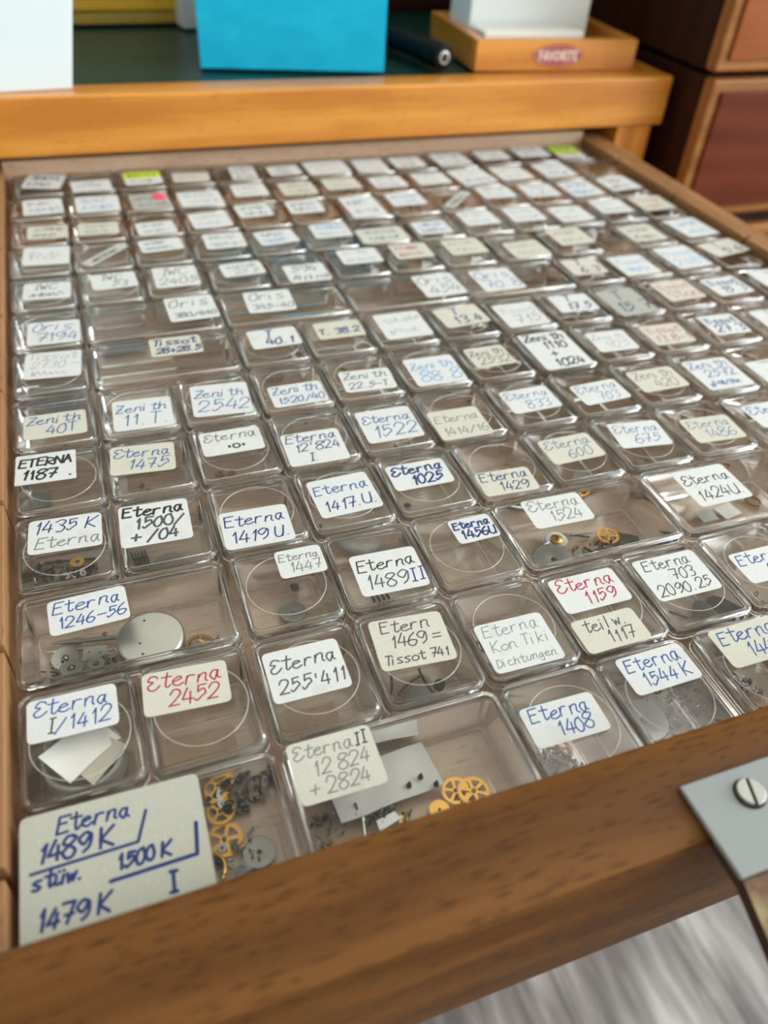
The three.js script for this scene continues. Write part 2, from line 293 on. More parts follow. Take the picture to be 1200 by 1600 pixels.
  hs.moveTo(-LW / 2, 0); hs.lineTo(-LW * 0.33, LH * 0.34); hs.quadraticCurveTo(0, LH * 0.62, LW * 0.33, LH * 0.34); hs.lineTo(LW / 2, 0); hs.lineTo(LW * 0.33, -LH * 0.34); hs.quadraticCurveTo(0, -LH * 0.62, -LW * 0.33, -LH * 0.34); hs.closePath();
  const hg = new THREE.ExtrudeGeometry(hs, { depth: 0.0004, bevelEnabled: false, curveSegments: 12 }); { const p = hg.attributes.position, uv = hg.attributes.uv; for (let i = 0; i < p.count; i++) uv.setXY(i, p.getX(i) / LW * 0.94 + 0.5, p.getY(i) / LH * 0.9 + 0.5); }
  const lb = mesh('maker_label', hg, new THREE.MeshPhysicalMaterial({ map: ct, roughness: 0.4 }), f); lb.position.set(1.98 * U, 0.31 * U, 0.0003);
  lb.userData.label = 'red lozenge label with white lettering';
  // white cards filed in the tray and a white carton on them
  for (let k = 0; k < 9; k++) {
    const cd = group('file_card', `white file card in the wooden tray, ${['first', 'second', 'third', 'fourth', 'fifth', 'sixth', 'seventh', 'eighth', 'ninth'][k]} counted from its front`, 'card', 'cards filed in the wooden tray');
    turned(cd, 9.92, 15.11, -3.1); mesh('card', local(0.28 + rr(0, 0.05), TW - 1.2 - rr(0, 0.1), 0.13, TH + 0.06 + rr(0, 0.05), 0.3 + k * 0.09, 0.34 + k * 0.09, 0.0003), M.white, cd);
  }
  const wc = turned(group('carton', 'white carton standing in the wooden tray behind the cards', 'box'), 9.92, 15.11, -3.1);
  mesh('body', local(0.24, 3.2, 0.13, 2.6, 1.15, 2.4, 0.001), std([236, 240, 242], { roughness: 0.4 }), wc);
  mesh('flap', local(0.24, 3.2, 2.6, 2.66, 1.15, 2.4, 0.0004), std([236, 240, 242], { roughness: 0.4 }), wc);
}
const BOXES = [[1,0,2,1.008,[[-0.303,0.02,1.28,1.0,-0.8]]],[1,2,2,2.957,[[-0.557,0.253,0.702,0.543,-0.5]]],[1,4,1,4.41,[[-0.056,0.057,0.701,0.39,-1.0]]],[1,5,1,5.379,[[0.063,0.268,0.7,0.405,0.6]]],[1,6,1,6.438,[[0.069,0.268,0.762,0.445,-0.1]]],[1,7,1,7.398,[]],[1,8,1,8.358,[]],[1,9,1,9.318,[]],[1,10,1,10.278,[]],[1,11,1,11.238,[]],[1,12,1,12.198,[]],[2,0,1,0.533,[[-0.042,0.23,0.704,0.413,-1.0]]],[2,1,1,1.493,[[-0.093,0.203,0.713,0.439,-3.8]]],[2,2,1,2.472,[[-0.056,0.078,0.688,0.545,-0.8]]],[2,3,1,3.441,[[-0.021,0.113,0.705,0.572,-4.4]]],[2,4,1,4.41,[[-0.05,-0.197,0.697,0.561,-0.8]]],[2,5,1,5.372,[[-0.035,0.176,0.74,0.445,-0.5],[-0.109,-0.329,0.683,0.392,0.2]]],[2,6,1,6.348,[[-0.036,0.101,0.746,0.562,-0.7]]],[2,7,1,7.317,[[0.037,-0.032,0.704,0.426,-0.6]]],[2,8,1,8.287,[]],[2,9,1,9.255,[]],[2,10,1,10.225,[]],[2,11,1,11.194,[]],[2,12,1,12.162,[]],[3,0,2,1.019,[[-0.328,0.201,0.697,0.424,2.6]]],[3,2,1,2.503,[[0.213,0.253,0.473,0.377,-0.8]]],[3,3,1,3.463,[[0.055,-0.12,0.694,0.555,-1.7]]],[3,4,1,4.423,[[0.174,0.202,0.484,0.356,1.3]]],[3,5,2,5.871,[[-0.257,0.213,0.719,0.452,-1.3]]],[3,7,2,7.807,[[-0.212,0.102,0.732,0.621,0.1]]],[3,9,1,9.255,[]],[3,10,1,10.225,[]],[3,11,1,11.194,[]],[3,12,1,12.162,[]],[4,0,1,0.534,[[0.015,0.195,0.706,0.497,-2.9]]],[4,1,1,1.504,[[-0.079,0.106,0.709,0.63,-2.2]]],[4,2,1,2.472,[[-0.059,-0.244,0.717,0.563,-1.6]]],[4,3,1,3.441,[[0.0,-0.005,0.705,0.621,2.0]]],[4,4,1,4.41,[[-0.038,0.092,0.711,0.44,0.2]]],[4,5,1,5.379,[[-0.085,-0.3,0.669,0.409,-2.7]]],[4,6,1,6.348,[[-0.011,0.052,0.713,0.471,1.2]]],[4,7,1,7.317,[[0.015,0.082,0.693,0.507,-6.7]]],[4,8,1,8.287,[[0.046,-0.069,0.711,0.496,-3.0]]],[4,9,1,9.32,[[0.068,0.003,0.766,0.488,0.7]]],[4,10,1,10.28,[]],[4,11,1,11.24,[]],[4,12,1,12.2,[]],[5,0,1,0.534,[[-0.127,0.218,0.631,0.52,-2.6]]],[5,1,1,1.502,[[-0.068,0.097,0.71,0.513,-4.8]]],[5,2,1,2.462,[[-0.003,0.154,0.714,0.451,-0.5]]],[5,3,1,3.422,[[-0.057,-0.212,0.708,0.614,-1.1]]],[5,4,1,4.382,[[-0.014,-0.015,0.714,0.651,-0.5]]],[5,5,1,5.342,[[-0.111,-0.222,0.679,0.606,-1.0]]],[5,6,1,6.348,[[-0.002,0.022,0.705,0.503,1.6]]],[5,7,1,7.317,[[0.041,-0.064,0.715,0.46,3.0]]],[5,8,1,8.287,[[0.029,0.01,0.743,0.509,0.8]]],[5,9,1,9.255,[[0.004,-0.082,0.748,0.734,-0.8]]],[5,10,1,10.225,[[-0.02,-0.234,0.77,0.581,0.4]]],[5,11,1,11.194,[]],[5,12,1,12.162,[]],[6,0,1,0.534,[[0.006,-0.102,0.704,0.483,-1.0]]],[6,1,1,1.504,[[0.039,-0.133,0.7,0.631,-2.6]]],[6,2,1,2.472,[[0.031,-0.067,0.722,0.687,-4.4]]],[6,3,1,3.441,[[0.018,-0.201,0.703,0.474,0.4]]],[6,4,1,4.41,[[0.021,-0.115,0.694,0.495,-3.0]]],[6,5,1,5.379,[[0.02,-0.116,0.721,0.678,-1.1]]],[6,6,1,6.348,[[-0.059,0.029,0.609,0.506,1.2]]],[6,7,1,7.317,[[-0.02,-0.04,0.755,0.97,0.1]]],[6,8,1,8.287,[[-0.027,-0.025,0.646,0.546,-2.7]]],[6,9,1,9.255,[[-0.046,-0.053,0.686,0.561,-2.1]]],[6,10,1,10.225,[[0.063,-0.013,0.643,0.582,-2.9]]],[6,11,1,11.194,[[0.091,-0.025,0.686,0.521,-1.6]]],[6,12,1,12.162,[]],[7,0,1,0.534,[[0.04,0.153,0.699,0.64,-4.4]]],[7,1,2,1.988,[[0.176,0.245,0.69,0.474,-0.8]]],[7,3,1,3.441,[[0.067,0.135,0.703,0.497,1.2]]],[7,4,1,4.41,[[0.056,0.142,0.692,0.464,-1.0]]],[7,5,1,5.379,[[0.034,0.044,0.718,0.729,-0.0]]],[7,6,1,6.348,[[0.031,0.094,0.737,0.565,4.9]]],[7,7,1,7.317,[[-0.02,-0.085,0.693,0.704,-0.2]]],[7,8,1,8.287,[[0.016,0.059,0.682,0.534,-1.7]]],[7,9,1,9.255,[[-0.071,-0.101,0.695,0.836,2.8]]],[7,10,1,10.225,[[0.043,0.047,0.707,0.643,1.6]]],[7,11,1,11.194,[[0.026,-0.009,0.707,0.6,2.2]]],[7,12,1,12.2,[[0.082,0.068,0.746,0.605,0.3]]],[8,0,1,0.534,[[0.087,-0.113,0.687,0.623,-2.5]]],[8,1,2,1.983,[[0.56,0.155,0.712,0.722,1.3]]],[8,3,2,3.919,[[-0.221,0.097,0.716,0.656,-2.4]]],[8,5,2,5.853,[[0.593,0.016,0.7,0.741,1.5]]],[8,7,2,7.786,[[-0.327,-0.028,0.731,0.746,1.7]]],[8,9,1,9.231,[[-0.061,0.089,0.659,0.587,-0.4]]],[8,10,1,10.191,[[-0.109,-0.063,0.692,0.731,0.2]]],[8,11,1,11.194,[[-0.033,0.042,0.729,0.853,2.7]]],[8,12,1,12.184,[[0.018,0.219,0.865,0.555,10.3]]],[9,0,1,0.534,[[0.049,0.051,0.669,0.529,-3.3]]],[9,1,1,1.504,[[0.049,0.169,0.671,0.51,2.2]]],[9,2,1,2.472,[[0.008,0.107,0.677,0.697,-0.6]]],[9,3,1,3.441,[[0.093,0.139,0.678,0.46,2.7]]],[9,4,1,4.416,[[0.091,-0.214,0.68,0.623,0.8]]],[9,5,1,5.455,[[0.081,0.199,0.702,0.552,-0.4]]],[9,6,1,6.415,[[0.059,0.206,0.677,0.577,-0.6]]],[9,7,1,7.38,[[0.082,0.179,0.699,0.615,1.4]]],[9,8,1,8.437,[[0.081,-0.158,0.701,0.62,2.3]]],[9,9,1,9.499,[[0.078,0.176,0.708,0.699,0.8]]],[9,11,1,11.103,[[-0.069,0.003,0.724,0.652,0.4]]],[9,12,1,12.162,[[0.016,0.051,0.74,0.814,4.6]]],[10,0,1,0.52,[[0.101,0.172,0.708,0.665,-4.5]]],[10,1,1,1.471,[]],[10,2,1,2.422,[[-0.005,0.205,0.695,0.468,4.7]]],[10,3,1,3.372,[[0.097,0.167,0.679,0.605,-0.1]]],[10,4,1,4.322,[[0.042,0.124,0.694,0.558,6.1]]],[10,5,1,5.272,[[0.092,0.199,0.679,0.576,-0.1]]],[10,6,1,6.232,[[-0.019,-0.174,0.872,0.594,1.7]]],[10,7,1,7.308,[[-0.099,-0.041,0.666,0.54,-0.5]]],[10,8,1,8.287,[[-0.035,0.192,0.691,0.634,1.0]]],[10,9,1,9.255,[[-0.038,0.182,0.702,0.655,-1.1]]],[10,10,1,10.219,[[-0.072,0.001,0.718,0.689,0.7]]],[10,11,1,11.194,[[-0.018,0.2,0.721,0.65,-1.6]]],[10,12,1,12.162,[[-0.028,0.182,0.742,0.686,1.3]]],[11,0,1,0.547,[[0.127,-0.009,0.65,0.537,-1.5]]],[11,1,1,1.501,[[-0.008,-0.03,0.672,0.503,-1.5]]],[11,2,1,2.455,[[-0.02,-0.195,0.651,0.533,3.3]]],[11,3,1,3.41,[[-0.012,-0.034,0.693,0.672,2.9]]],[11,4,1,4.366,[[-0.125,0.235,0.633,0.563,2.9]]],[11,5,1,5.326,[[-0.119,0.234,0.652,0.582,1.0]]],[11,6,1,6.324,[[-0.036,0.03,0.685,0.986,1.2]]],[11,7,1,7.284,[[-0.056,0.22,0.705,0.611,-0.2]]],[11,8,1,8.244,[]],[11,9,1,9.204,[[-0.029,0.224,0.704,0.592,-1.3]]],[11,10,1,10.164,[[-0.036,0.153,0.717,0.666,-1.3]]],[11,11,1,11.124,[[-0.061,0.079,0.739,0.8,2.6]]],[11,12,1,12.106,[[-0.052,0.183,0.757,0.683,3.9]]],[12,0,1,0.541,[[0.098,0.018,0.669,0.688,1.5]]],[12,1,1,1.495,[[0.073,-0.034,0.763,0.731,-0.2]]],[12,2,1,2.448,[[0.044,-0.081,0.694,0.737,2.8]]],[12,3,1,3.4,[[0.002,-0.117,0.791,0.699,1.6]]],[12,4,1,4.353,[[0.032,0.136,0.656,0.621,0.1]]],[12,5,1,5.306,[[0.011,0.041,0.685,0.654,0.3]]],[12,6,1,6.258,[[-0.022,0.141,0.714,0.6,0.5]]],[12,7,1,7.211,[[-0.008,0.051,0.699,0.58,1.8]]],[12,8,1,8.164,[[-0.006,0.084,0.716,0.631,0.9]]],[12,9,1,9.121,[[-0.041,0.04,0.808,0.852,7.6]]],[12,10,1,10.081,[[-0.072,0.07,0.732,0.768,2.0]]],[12,11,1,11.116,[[-0.06,0.076,0.742,0.807,1.3]]],[12,12,1,12.162,[]],[13,0,1,0.598,[[0.105,0.162,0.7,0.727,-13.7]]],[13,1,1,1.535,[[-0.004,-0.203,0.719,0.536,3.1]]],[13,2,1,2.472,[[0.032,0.016,0.711,0.67,1.9]]],[13,3,1,3.409,[[0.005,-0.096,0.709,0.516,-3.1]]],[13,4,1,4.346,[[0.116,-0.033,0.502,0.747,-1.7]]],[13,5,1,5.283,[[0.022,-0.052,0.652,0.527,1.2]]],[13,6,1,6.231,[[-0.014,-0.042,0.882,0.736,0.4]]],[13,7,1,7.179,[[-0.022,-0.088,0.668,0.729,-0.6]]],[13,8,1,8.138,[[-0.112,-0.026,0.687,0.615,1.6]]],[13,9,1,9.098,[[-0.054,-0.007,0.76,0.742,2.5]]],[13,10,1,10.148,[[-0.057,0.108,0.708,0.603,-1.2]]],[13,11,1,11.108,[[-0.013,0.176,0.754,0.658,-1.7]]],[13,12,1,12.068,[[-0.11,0.002,0.646,0.774,-2.7]]]];// ---------- handwriting: one-stroke letters on a small grid (x 0-5; y: 0 foot, 2 line, 6 small letters, 9 capitals); ~ marks a curved stroke
const GLYPH = {
  0: '~39180512324539', 1: '172922', 2: '~071939472402 0242', 3: '~08294836 ~26443212', 4: '290444 3732', 5: '491916 ~163745341203', 6: '~391704123244351504', 7: '094922 1545', 8: '~3919072644321204264839', 9: '~48290725484422',
  E: '49090242 0636', '€': '~483919072604123254', T: '0949 2922', Z: '09490242 1535', K: '0902 4905 0542', U: '~09041232444 9'.replace(' ', '') + ' 4942', O: '~39180512324539', I: '2922 1939 1232', W: '0912263249', C: '~48391805123243', A: '022942 1535', D: '0902 ~0938453302', S: '~482908164432', N: '02094249', R: '0902 ~09384605 0542',
  t: '~29233243 0747', e: '~04352605032243', r: '0602 ~041636', n: '0602 ~0416363342', a: '~361604122236 ~363342', m: '0602 ~04162622 ~24364642', h: '0902 ~0416363342', i: '0602 0808', s: '~361605332202', o: '~26050322434526', l: '0902', p: '0600 ~0416364432', k: '0902 3604 0432', c: '~361604123243', u: '~06031233 3632', g: '~361604132436 ~36312001', w: '0612253246', ü: '~06031233 3632 1818 3838', K2: '0902',
  '+': '2723 0545', '=': '0646 0444', '-': '0545', '/': '4801', '.': '1212', "'": '1917', _: '0242',
};
const INK = { b: '#27508f', n: '#1b2f68', k: '#1c1d22', d: '#4b4c52', g: '#7d7e82', r: '#a52039', l: '#4c8bc8', f: '#a2a3a9' };
function strokes(code) {
  return code.split(' ').map((s) => { const curved = s[0] === '~', q = curved ? s.slice(1) : s, p = []; for (let i = 0; i + 1 < q.length; i += 2) p.push([+q[i], +q[i + 1]]); return { curved, p }; });
}
function drawStroke(x, p, curved, f) {
  x.beginPath(); const q = p.map(f); x.moveTo(...q[0]);
  if (q.length === 2 && q[0][0] === q[1][0] && q[0][1] === q[1][1]) x.lineTo(q[0][0] + 0.05, q[0][1] + 0.05);
  else if (!curved || q.length < 3) for (let i = 1; i < q.length; i++) x.lineTo(...q[i]);
  else for (let i = 0; i < q.length - 1; i++) { // Catmull-Rom
    const a = q[Math.max(0, i - 1)], b = q[i], c = q[i + 1], d = q[Math.min(q.length - 1, i + 2)];
    x.bezierCurveTo(b[0] + (c[0] - a[0]) / 6, b[1] + (c[1] - a[1]) / 6, c[0] - (d[0] - b[0]) / 6, c[1] - (d[1] - b[1]) / 6, c[0], c[1]);
  }
  x.stroke();
}
// width of a line in glyph units, and drawing it at (x0, y0) with capital height s
const advance = (ch) => (ch === ' ' ? 2.6 : ['1', '.', "'", 'l', 'i', 'I'].includes(ch) ? 3.5 : ch === 'm' ? 5.4 : 5.0);
const measure = (t) => [...t.replace(/\^./g, '')].reduce((a, ch) => a + advance(ch), 0) - 0.8;
function write(x, t, x0, y0, s, ink, pen) {
  const k = s / 7; let at = 0; x.strokeStyle = INK[ink]; x.lineWidth = pen; x.lineCap = x.lineJoin = 'round';
  for (let i = 0; i < t.length; i++) {
    if (t[i] === '^') { x.strokeStyle = INK[t[++i]]; continue; }
    const ch = t[i], code = GLYPH[ch];
    if (code) {
      const dy = rr(-0.35, 0.35), sc = rr(0.93, 1.07), sl = rr(0.1, 0.24);
      for (const { curved, p } of strokes(code)) {
        const j = p.map(([a, b]) => [a + rr(-0.15, 0.15), b + rr(-0.15, 0.15)]);
        drawStroke(x, j, curved, ([a, b]) => [x0 + (at + a * sc + (b - 2) * sl) * k, y0 - ((b - 2) * sc + dy) * k]);
      }
    }
    at += advance(ch);
  }
}
function scribble(x, x0, y0, w, s, ink, pen) { // writing too blurred to read
  x.strokeStyle = INK[ink]; x.lineWidth = pen; x.lineCap = x.lineJoin = 'round';
  for (let a = 0; a < w;) {
    const ww = s * rr(0.35, 0.7), n = 3 + Math.floor(rnd() * 3), p = [];
    for (let i = 0; i < n; i++) p.push([x0 + a + ww * i / (n - 1) * 0.8 + rr(-0.1, 0.1) * s, y0 - rr(i % 2 ? 0.5 : 0, i % 2 ? 1 : 0.45) * s]);
    drawStroke(x, p, true, (q) => q); a += ww;
  }
}
// sticker text: lines split by |; first letter of a line is its ink; ~ means unreadable. Options after @: B bold, T thin, Y yellowed, G grey tape
const TEXT = {
  '1,2': 'g€terna^kII|g12 824|g+ 2824@Y', '1,4': 'bEterna|b1408', '1,5': 'bEterna|b1544 K', '1,6': 'bEterna|b1446@Y',
  '2,0': 'b€terna|kI^b/1412', '2,1': 'r€terna|r2452@Y', '2,2': 'd€terna|d255\'411', '2,3': 'dEtern|d1469 =|dTissot 741@Y', '2,4': 'gEterna|gKon Tiki|gDichtungen@T', '2,5': 'r€terna|r1159', '2,5,1': 'dteilw.|d1117@Y', '2,6': 'dEterna|d703|d2090.25', '2,7': 'bEterna|b125',
  '3,0': 'bEterna|b1246-56', '3,2': 'gEterna|g1447', '3,3': 'kEterna|d1489^nII', '3,4': 'nEterna|n1456U@B', '3,5': 'g€terna|g1524', '3,7': 'k€terna|k1424U.',
  '4,0': 'n1435 K|gEterna', '4,1': 'kEterna|d1500/|d+ /04@B', '4,2': 'nEterna|n1419 U.', '4,3': 'bEterna|n1417.U.', '4,4': 'n€terna|n1025@B', '4,5': 'nEterna|n1429@Y', '4,6': 'b€terna|b600@TY', '4,7': 'b€terna|b675@T', '4,8': 'b€terna|b1486@TY', '4,9': 'b€terna|b1',
  '5,0': 'kETERNA|k1187  .@B', '5,1': 'b€terna|b1475@Y', '5,2': 'k€terna|k*@T', '5,3': 'nEterna|n12\'824|kI.', '5,4': 'b€terna|b1522', '5,5': 'gEterna|g1414/16@Y', '5,6': 'b€terna|b833@T', '5,7': 'b€terna|b703@T', '5,8': 'dZenith|d420@TY', '5,9': 'bZenith|b2572|b~', '5,10': 'dZe|d',
  '6,0': 'bZenith|b40T@Y', '6,1': 'bZenith|b11.T.', '6,2': 'bZenith|b2542', '6,3': 'bZenith|b1520/40', '6,4': 'dZenith|d22.5-T.', '6,5': 'lZenith|l88.8', '6,6': 'dZenith|d2532@Y', '6,7': 'kZenith|k1110|k+|k1024@B', '6,8': 'fZenith|f925', '6,9': 'rTissot|r13.8-1@Y', '6,10': 'nTissot|n27.3@B', '6,11': 'nT|n1',
  '7,0': 'fTissot|f2730 -|f~', '7,1': 'nTissot|n28+28.5@BY', '7,3': 'nT|n40.1@B', '7,4': 'nT. 38.2@BY', '7,5': 'f~|f~', '7,6': 'nT|n13.4@BY', '7,7': 'fTissot|g715', '7,8': 'nT|n17.5@B', '7,9': 'nT|n15.7@BG', '7,10': 'rTissot|rStop@Y', '7,11': 'nTissot|n15.3@B', '7,12': 'nT|n',
  '8,0': 'bOris|b7194', '8,1': 'kOris|k380/440', '8,3': 'dOris|d345-40', '8,5': 'dOris|d454', '8,7': 'bOris|b70.8', '8,9': 'nT|n6.3@BY', '8,10': 'lTissot|l~', '8,11': 'lTissot|l2481', '8,12': 'nT|n12.6@BY',
  '9,0': 'dIWC|d~', '9,1': 'dIWC|d53', '9,2': 'dIWC|d2405', '9,3': 'g~|g25.5', '9,4': 'k594|kAlpina', '9,5': 'f~|f~', '9,6': 'r~|r~@Y', '9,7': 'g~|g~@TY', '9,8': 'g~|g~@TY', '9,9': 'd~|d~@TY', '9,11': 'd~|k~@Y', '9,12': 'l~|l~',
  '10,0': 'f~', '10,2': 'd~|d~', '10,3': 'g~|g~', '10,4': 'n~|l~', '10,5': 'l~|f~', '10,6': 'b~|b~@Y', '10,7': 'b~|b~', '10,8': 'f~|f~', '10,9': 'g~|g~@T', '10,10': 'g~|g~@T', '10,11': 'f~|g~', '10,12': 'r~|r~@TY',
  '11,0': 'd~|d~@Y', '11,1': 'g~|g~@TY', '11,2': 'g~|g~', '11,3': 'f~|f~', '11,4': 'k~|k~', '11,5': 'k~|k~', '11,6': 'n~|g~', '11,7': 'l~|f~', '11,9': 'g~|f~', '11,10': 'd~|d~@T', '11,11': 'l~|l~@B', '11,12': 'k~|k~',
  '12,0': 'd~|b~', '12,1': 'l~|l~', '12,2': 'd~|d~@G', '12,3': 'b~|b~@T', '12,4': 'g~|f~', '12,5': 'g~|d~@Y', '12,6': 'f~|f~@Y', '12,7': 'd~|d~@T', '12,8': 'g~|f~@T', '12,9': 'f~|b~', '12,10': 'f~|f~', '12,11': 'l~|b~',
  '13,0': 'd~|n~@B', '13,1': 'b~', '13,2': 'k~|d~', '13,3': 'f~@Y', '13,4': 'k~|k~|k~', '13,5': 'd~|d~', '13,6': 'l~|f~@T', '13,7': 'f~|f~', '13,8': 'd~|d~@T', '13,9': 'd~|d~', '13,10': 'd~|g~@T', '13,11': 'n~|d~', '13,12': 'k~|k~',
};
function paper(x, w, h, base) { // w, h in mm; paper with specks and faint mottling
  x.fillStyle = base; x.fillRect(0, 0, w, h);
  for (let i = 0; i < w * h * 1.1; i++) { const v = rnd(); x.fillStyle = v < 0.5 ? `rgba(120,116,104,${rr(0.03, 0.12)})` : `rgba(255,255,255,${rr(0.05, 0.25)})`; x.fillRect(rnd() * w, rnd() * h, rr(0.15, 0.5), rr(0.15, 0.5)); }
  for (let i = 0; i < 5; i++) { x.fillStyle = `rgba(150,140,110,${rr(0.02, 0.07)})`; x.beginPath(); x.ellipse(rnd() * w, rnd() * h, rr(1, 5), rr(1, 3), rnd() * 3, 0, 7); x.fill(); }
}
function drawSticker(x, w, h, spec, key) {
  const [body, opt = ''] = spec.split('@'), lines = body.split('|').filter((l) => l.length > 1);
  paper(x, w, h, opt.includes('G') ? '#a9aaa4' : opt.includes('Y') ? '#c8c7bb' : '#d2d5d6');
  if (key === '13,2') { x.fillStyle = '#cfe83a'; x.fillRect(0, 0, w, h * 0.48); }
  if (key === '13,12') { x.fillStyle = '#b5d43c'; x.fillRect(0, 0, w, h * 0.6); }
  if (key === '12,2') { x.fillStyle = '#f0607c'; x.fillRect(w * 0.62, 0, w * 0.3, h * 0.5); }
  const n = lines.length, lh = h / (n + 0.35), pen = (opt.includes('B') ? 0.95 : opt.includes('T') ? 0.4 : 0.56) * Math.min(1, 0.45 + lh / 14);
  lines.forEach((l, i) => {
    const ink = l[0], t = l.slice(1), base = lh * (i + 0.98);
    if (t === '~') return scribble(x, w * rr(0.12, 0.2), base, w * rr(0.5, 0.66), lh * 0.62, ink, pen);
    if (t === '*') { x.strokeStyle = INK.k; x.lineWidth = 0.8; x.beginPath(); x.arc(w * 0.55, base - lh * 0.3, lh * 0.2, 0, 7); x.stroke(); x.fillStyle = INK.k; for (const s of [-1, 1]) { x.fillRect(w * 0.55 + s * lh * 0.42 - 0.6, base - lh * 0.42, 1.2, lh * 0.22); } return; }
    const m = measure(t), s = Math.min(lh * 0.78, w * 0.84 / m * 7), tw = m * s / 7;
    write(x, t, Math.max(w * 0.05, (w - tw) * (0.4 + 0.25 * (i % 2))), base, s, ink, pen);
  });
}
function drawBigSticker(x, w, h) {
  paper(x, w, h, '#b4b5aa');  // grey paper, darkened further for the shade near the front
  write(x, 'Eterna', w * 0.2, h * 0.2, h * 0.12, 'n', 0.75); write(x, '1489 K', w * 0.09, h * 0.385, h * 0.14, 'n', 0.9);
  x.lineWidth = 0.9; x.beginPath(); x.moveTo(w * 0.06, h * 0.44); x.lineTo(w * 0.62, h * 0.42); x.lineTo(w * 0.68, h * 0.2); x.stroke();
  write(x, 'stüw.', w * 0.07, h * 0.56, h * 0.1, 'n', 0.9); write(x, '1500 K', w * 0.5, h * 0.575, h * 0.1, 'n', 0.9);
  x.lineWidth = 1.1; x.beginPath(); x.moveTo(w * 0.46, h * 0.645); x.lineTo(w * 0.92, h * 0.63); x.lineTo(w * 0.94, h * 0.4); x.stroke();
  write(x, 'I', w * 0.74, h * 0.85, h * 0.135, 'n', 1.0); write(x, '1479 K', w * 0.08, h * 0.84, h * 0.13, 'n', 0.9);
}
const atlases = [];
function atlas(cw, ch) { const c = document.createElement('canvas'); c.width = c.height = 2048; const t = new THREE.CanvasTexture(c); t.colorSpace = THREE.SRGBColorSpace; const a = { c, x: c.getContext('2d'), cw, ch, n: 0, nx: Math.floor(2048 / cw), most: Math.floor(2048 / cw) * Math.floor(2048 / ch), m: new THREE.MeshPhysicalMaterial({ map: t, roughness: 0.75 }) }; atlases.push(a); return a; }
let big = atlas(512, 384), small = atlas(256, 192);
const cells = (fine) => { if (fine) { if (big.n >= big.most) big = atlas(512, 384); return big; } if (small.n >= small.most) small = atlas(256, 192); return small; };
function sticker(u, v, w, h, deg, key, parent, fine, name = 'sticker') { // u, v: offset from the lid's middle
  const a = cells(fine), cx = (a.n % a.nx) * a.cw, cy = Math.floor(a.n / a.nx) * a.ch; a.n++;
  const wm = w * U * 1000, hm = h * U * 1000;
  a.x.save(); a.x.beginPath(); a.x.rect(cx, cy, a.cw, a.ch); a.x.clip(); a.x.translate(cx, cy); a.x.scale(a.cw / wm, a.ch / hm);
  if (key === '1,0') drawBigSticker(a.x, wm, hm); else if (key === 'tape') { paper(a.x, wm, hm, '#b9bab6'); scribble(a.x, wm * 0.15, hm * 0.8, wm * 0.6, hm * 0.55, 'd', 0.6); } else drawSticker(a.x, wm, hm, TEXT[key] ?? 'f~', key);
  a.x.restore();
  const s = new THREE.Shape(), W = w * U / 2, D = h * U / 2, r = Math.min(0.0022, W * 0.3, D * 0.3) * (key === '5,0' || key === 'tape' ? 0.35 : 1);
  s.moveTo(-W + r, -D); s.lineTo(W - r, -D); s.quadraticCurveTo(W, -D, W, -D + r); s.lineTo(W, D - r); s.quadraticCurveTo(W, D, W - r, D); s.lineTo(-W + r, D); s.quadraticCurveTo(-W, D, -W, D - r); s.lineTo(-W, -D + r); s.quadraticCurveTo(-W, -D, -W + r, -D);
  const g = new THREE.ExtrudeGeometry(s, { depth: 0.00015, bevelEnabled: false, curveSegments: 5 }), p = g.attributes.position, uv = g.attributes.uv, e = 3;
  for (let i = 0; i < p.count; i++) uv.setXY(i, (cx + e + (p.getX(i) / W * 0.5 + 0.5) * (a.cw - 2 * e)) / 2048, 1 - (cy + e + (0.5 - p.getY(i) / D * 0.5) * (a.ch - 2 * e)) / 2048);
  g.rotateX(-Math.PI / 2);
  const m = mesh(name, g, a.m, parent); m.position.set(u * U, 0.00005, -v * U); m.rotation.y = deg * Math.PI / 180; return m;
}

// ---------- the clear boxes
function loop(w, d, r, y, n = 5) { const o = []; for (let c = 0; c < 4; c++) for (let k = 0; k <= n; k++) { const a = (c + k / n) * Math.PI / 2, sx = [1, -1, -1, 1][c], sz = [1, 1, -1, -1][c]; o.push([sx * (w / 2 - r) + r * Math.cos(a), y, sz * (d / 2 - r) + r * Math.sin(a)]); } return o; }
function shell(rings, capFirst, capLast) { // rings of equal length, joined one after another
  const pos = [], idx = [], n = rings[0].length; rings.forEach((q) => q.forEach((p) => pos.push(...p)));
  for (let i = 0; i < rings.length - 1; i++) for (let k = 0; k < n; k++) { const a = i * n + k, b = i * n + (k + 1) % n, c = a + n, d = b + n; idx.push(a, c, b, b, c, d); }
  const cap = (i, flip) => { const at = pos.length / 3; pos.push(0, rings[i][0][1], 0); for (let k = 0; k < n; k++) { const a = i * n + k, b = i * n + (k + 1) % n; flip ? idx.push(at, b, a) : idx.push(at, a, b); } };
  if (capFirst) cap(0, false); if (capLast) cap(rings.length - 1, true);
  const g = new THREE.BufferGeometry(); g.setAttribute('position', new THREE.Float32BufferAttribute(pos, 3)); g.setIndex(idx); g.computeVertexNormals();
  return BGU.toCreasedNormals(g, 0.5);
}
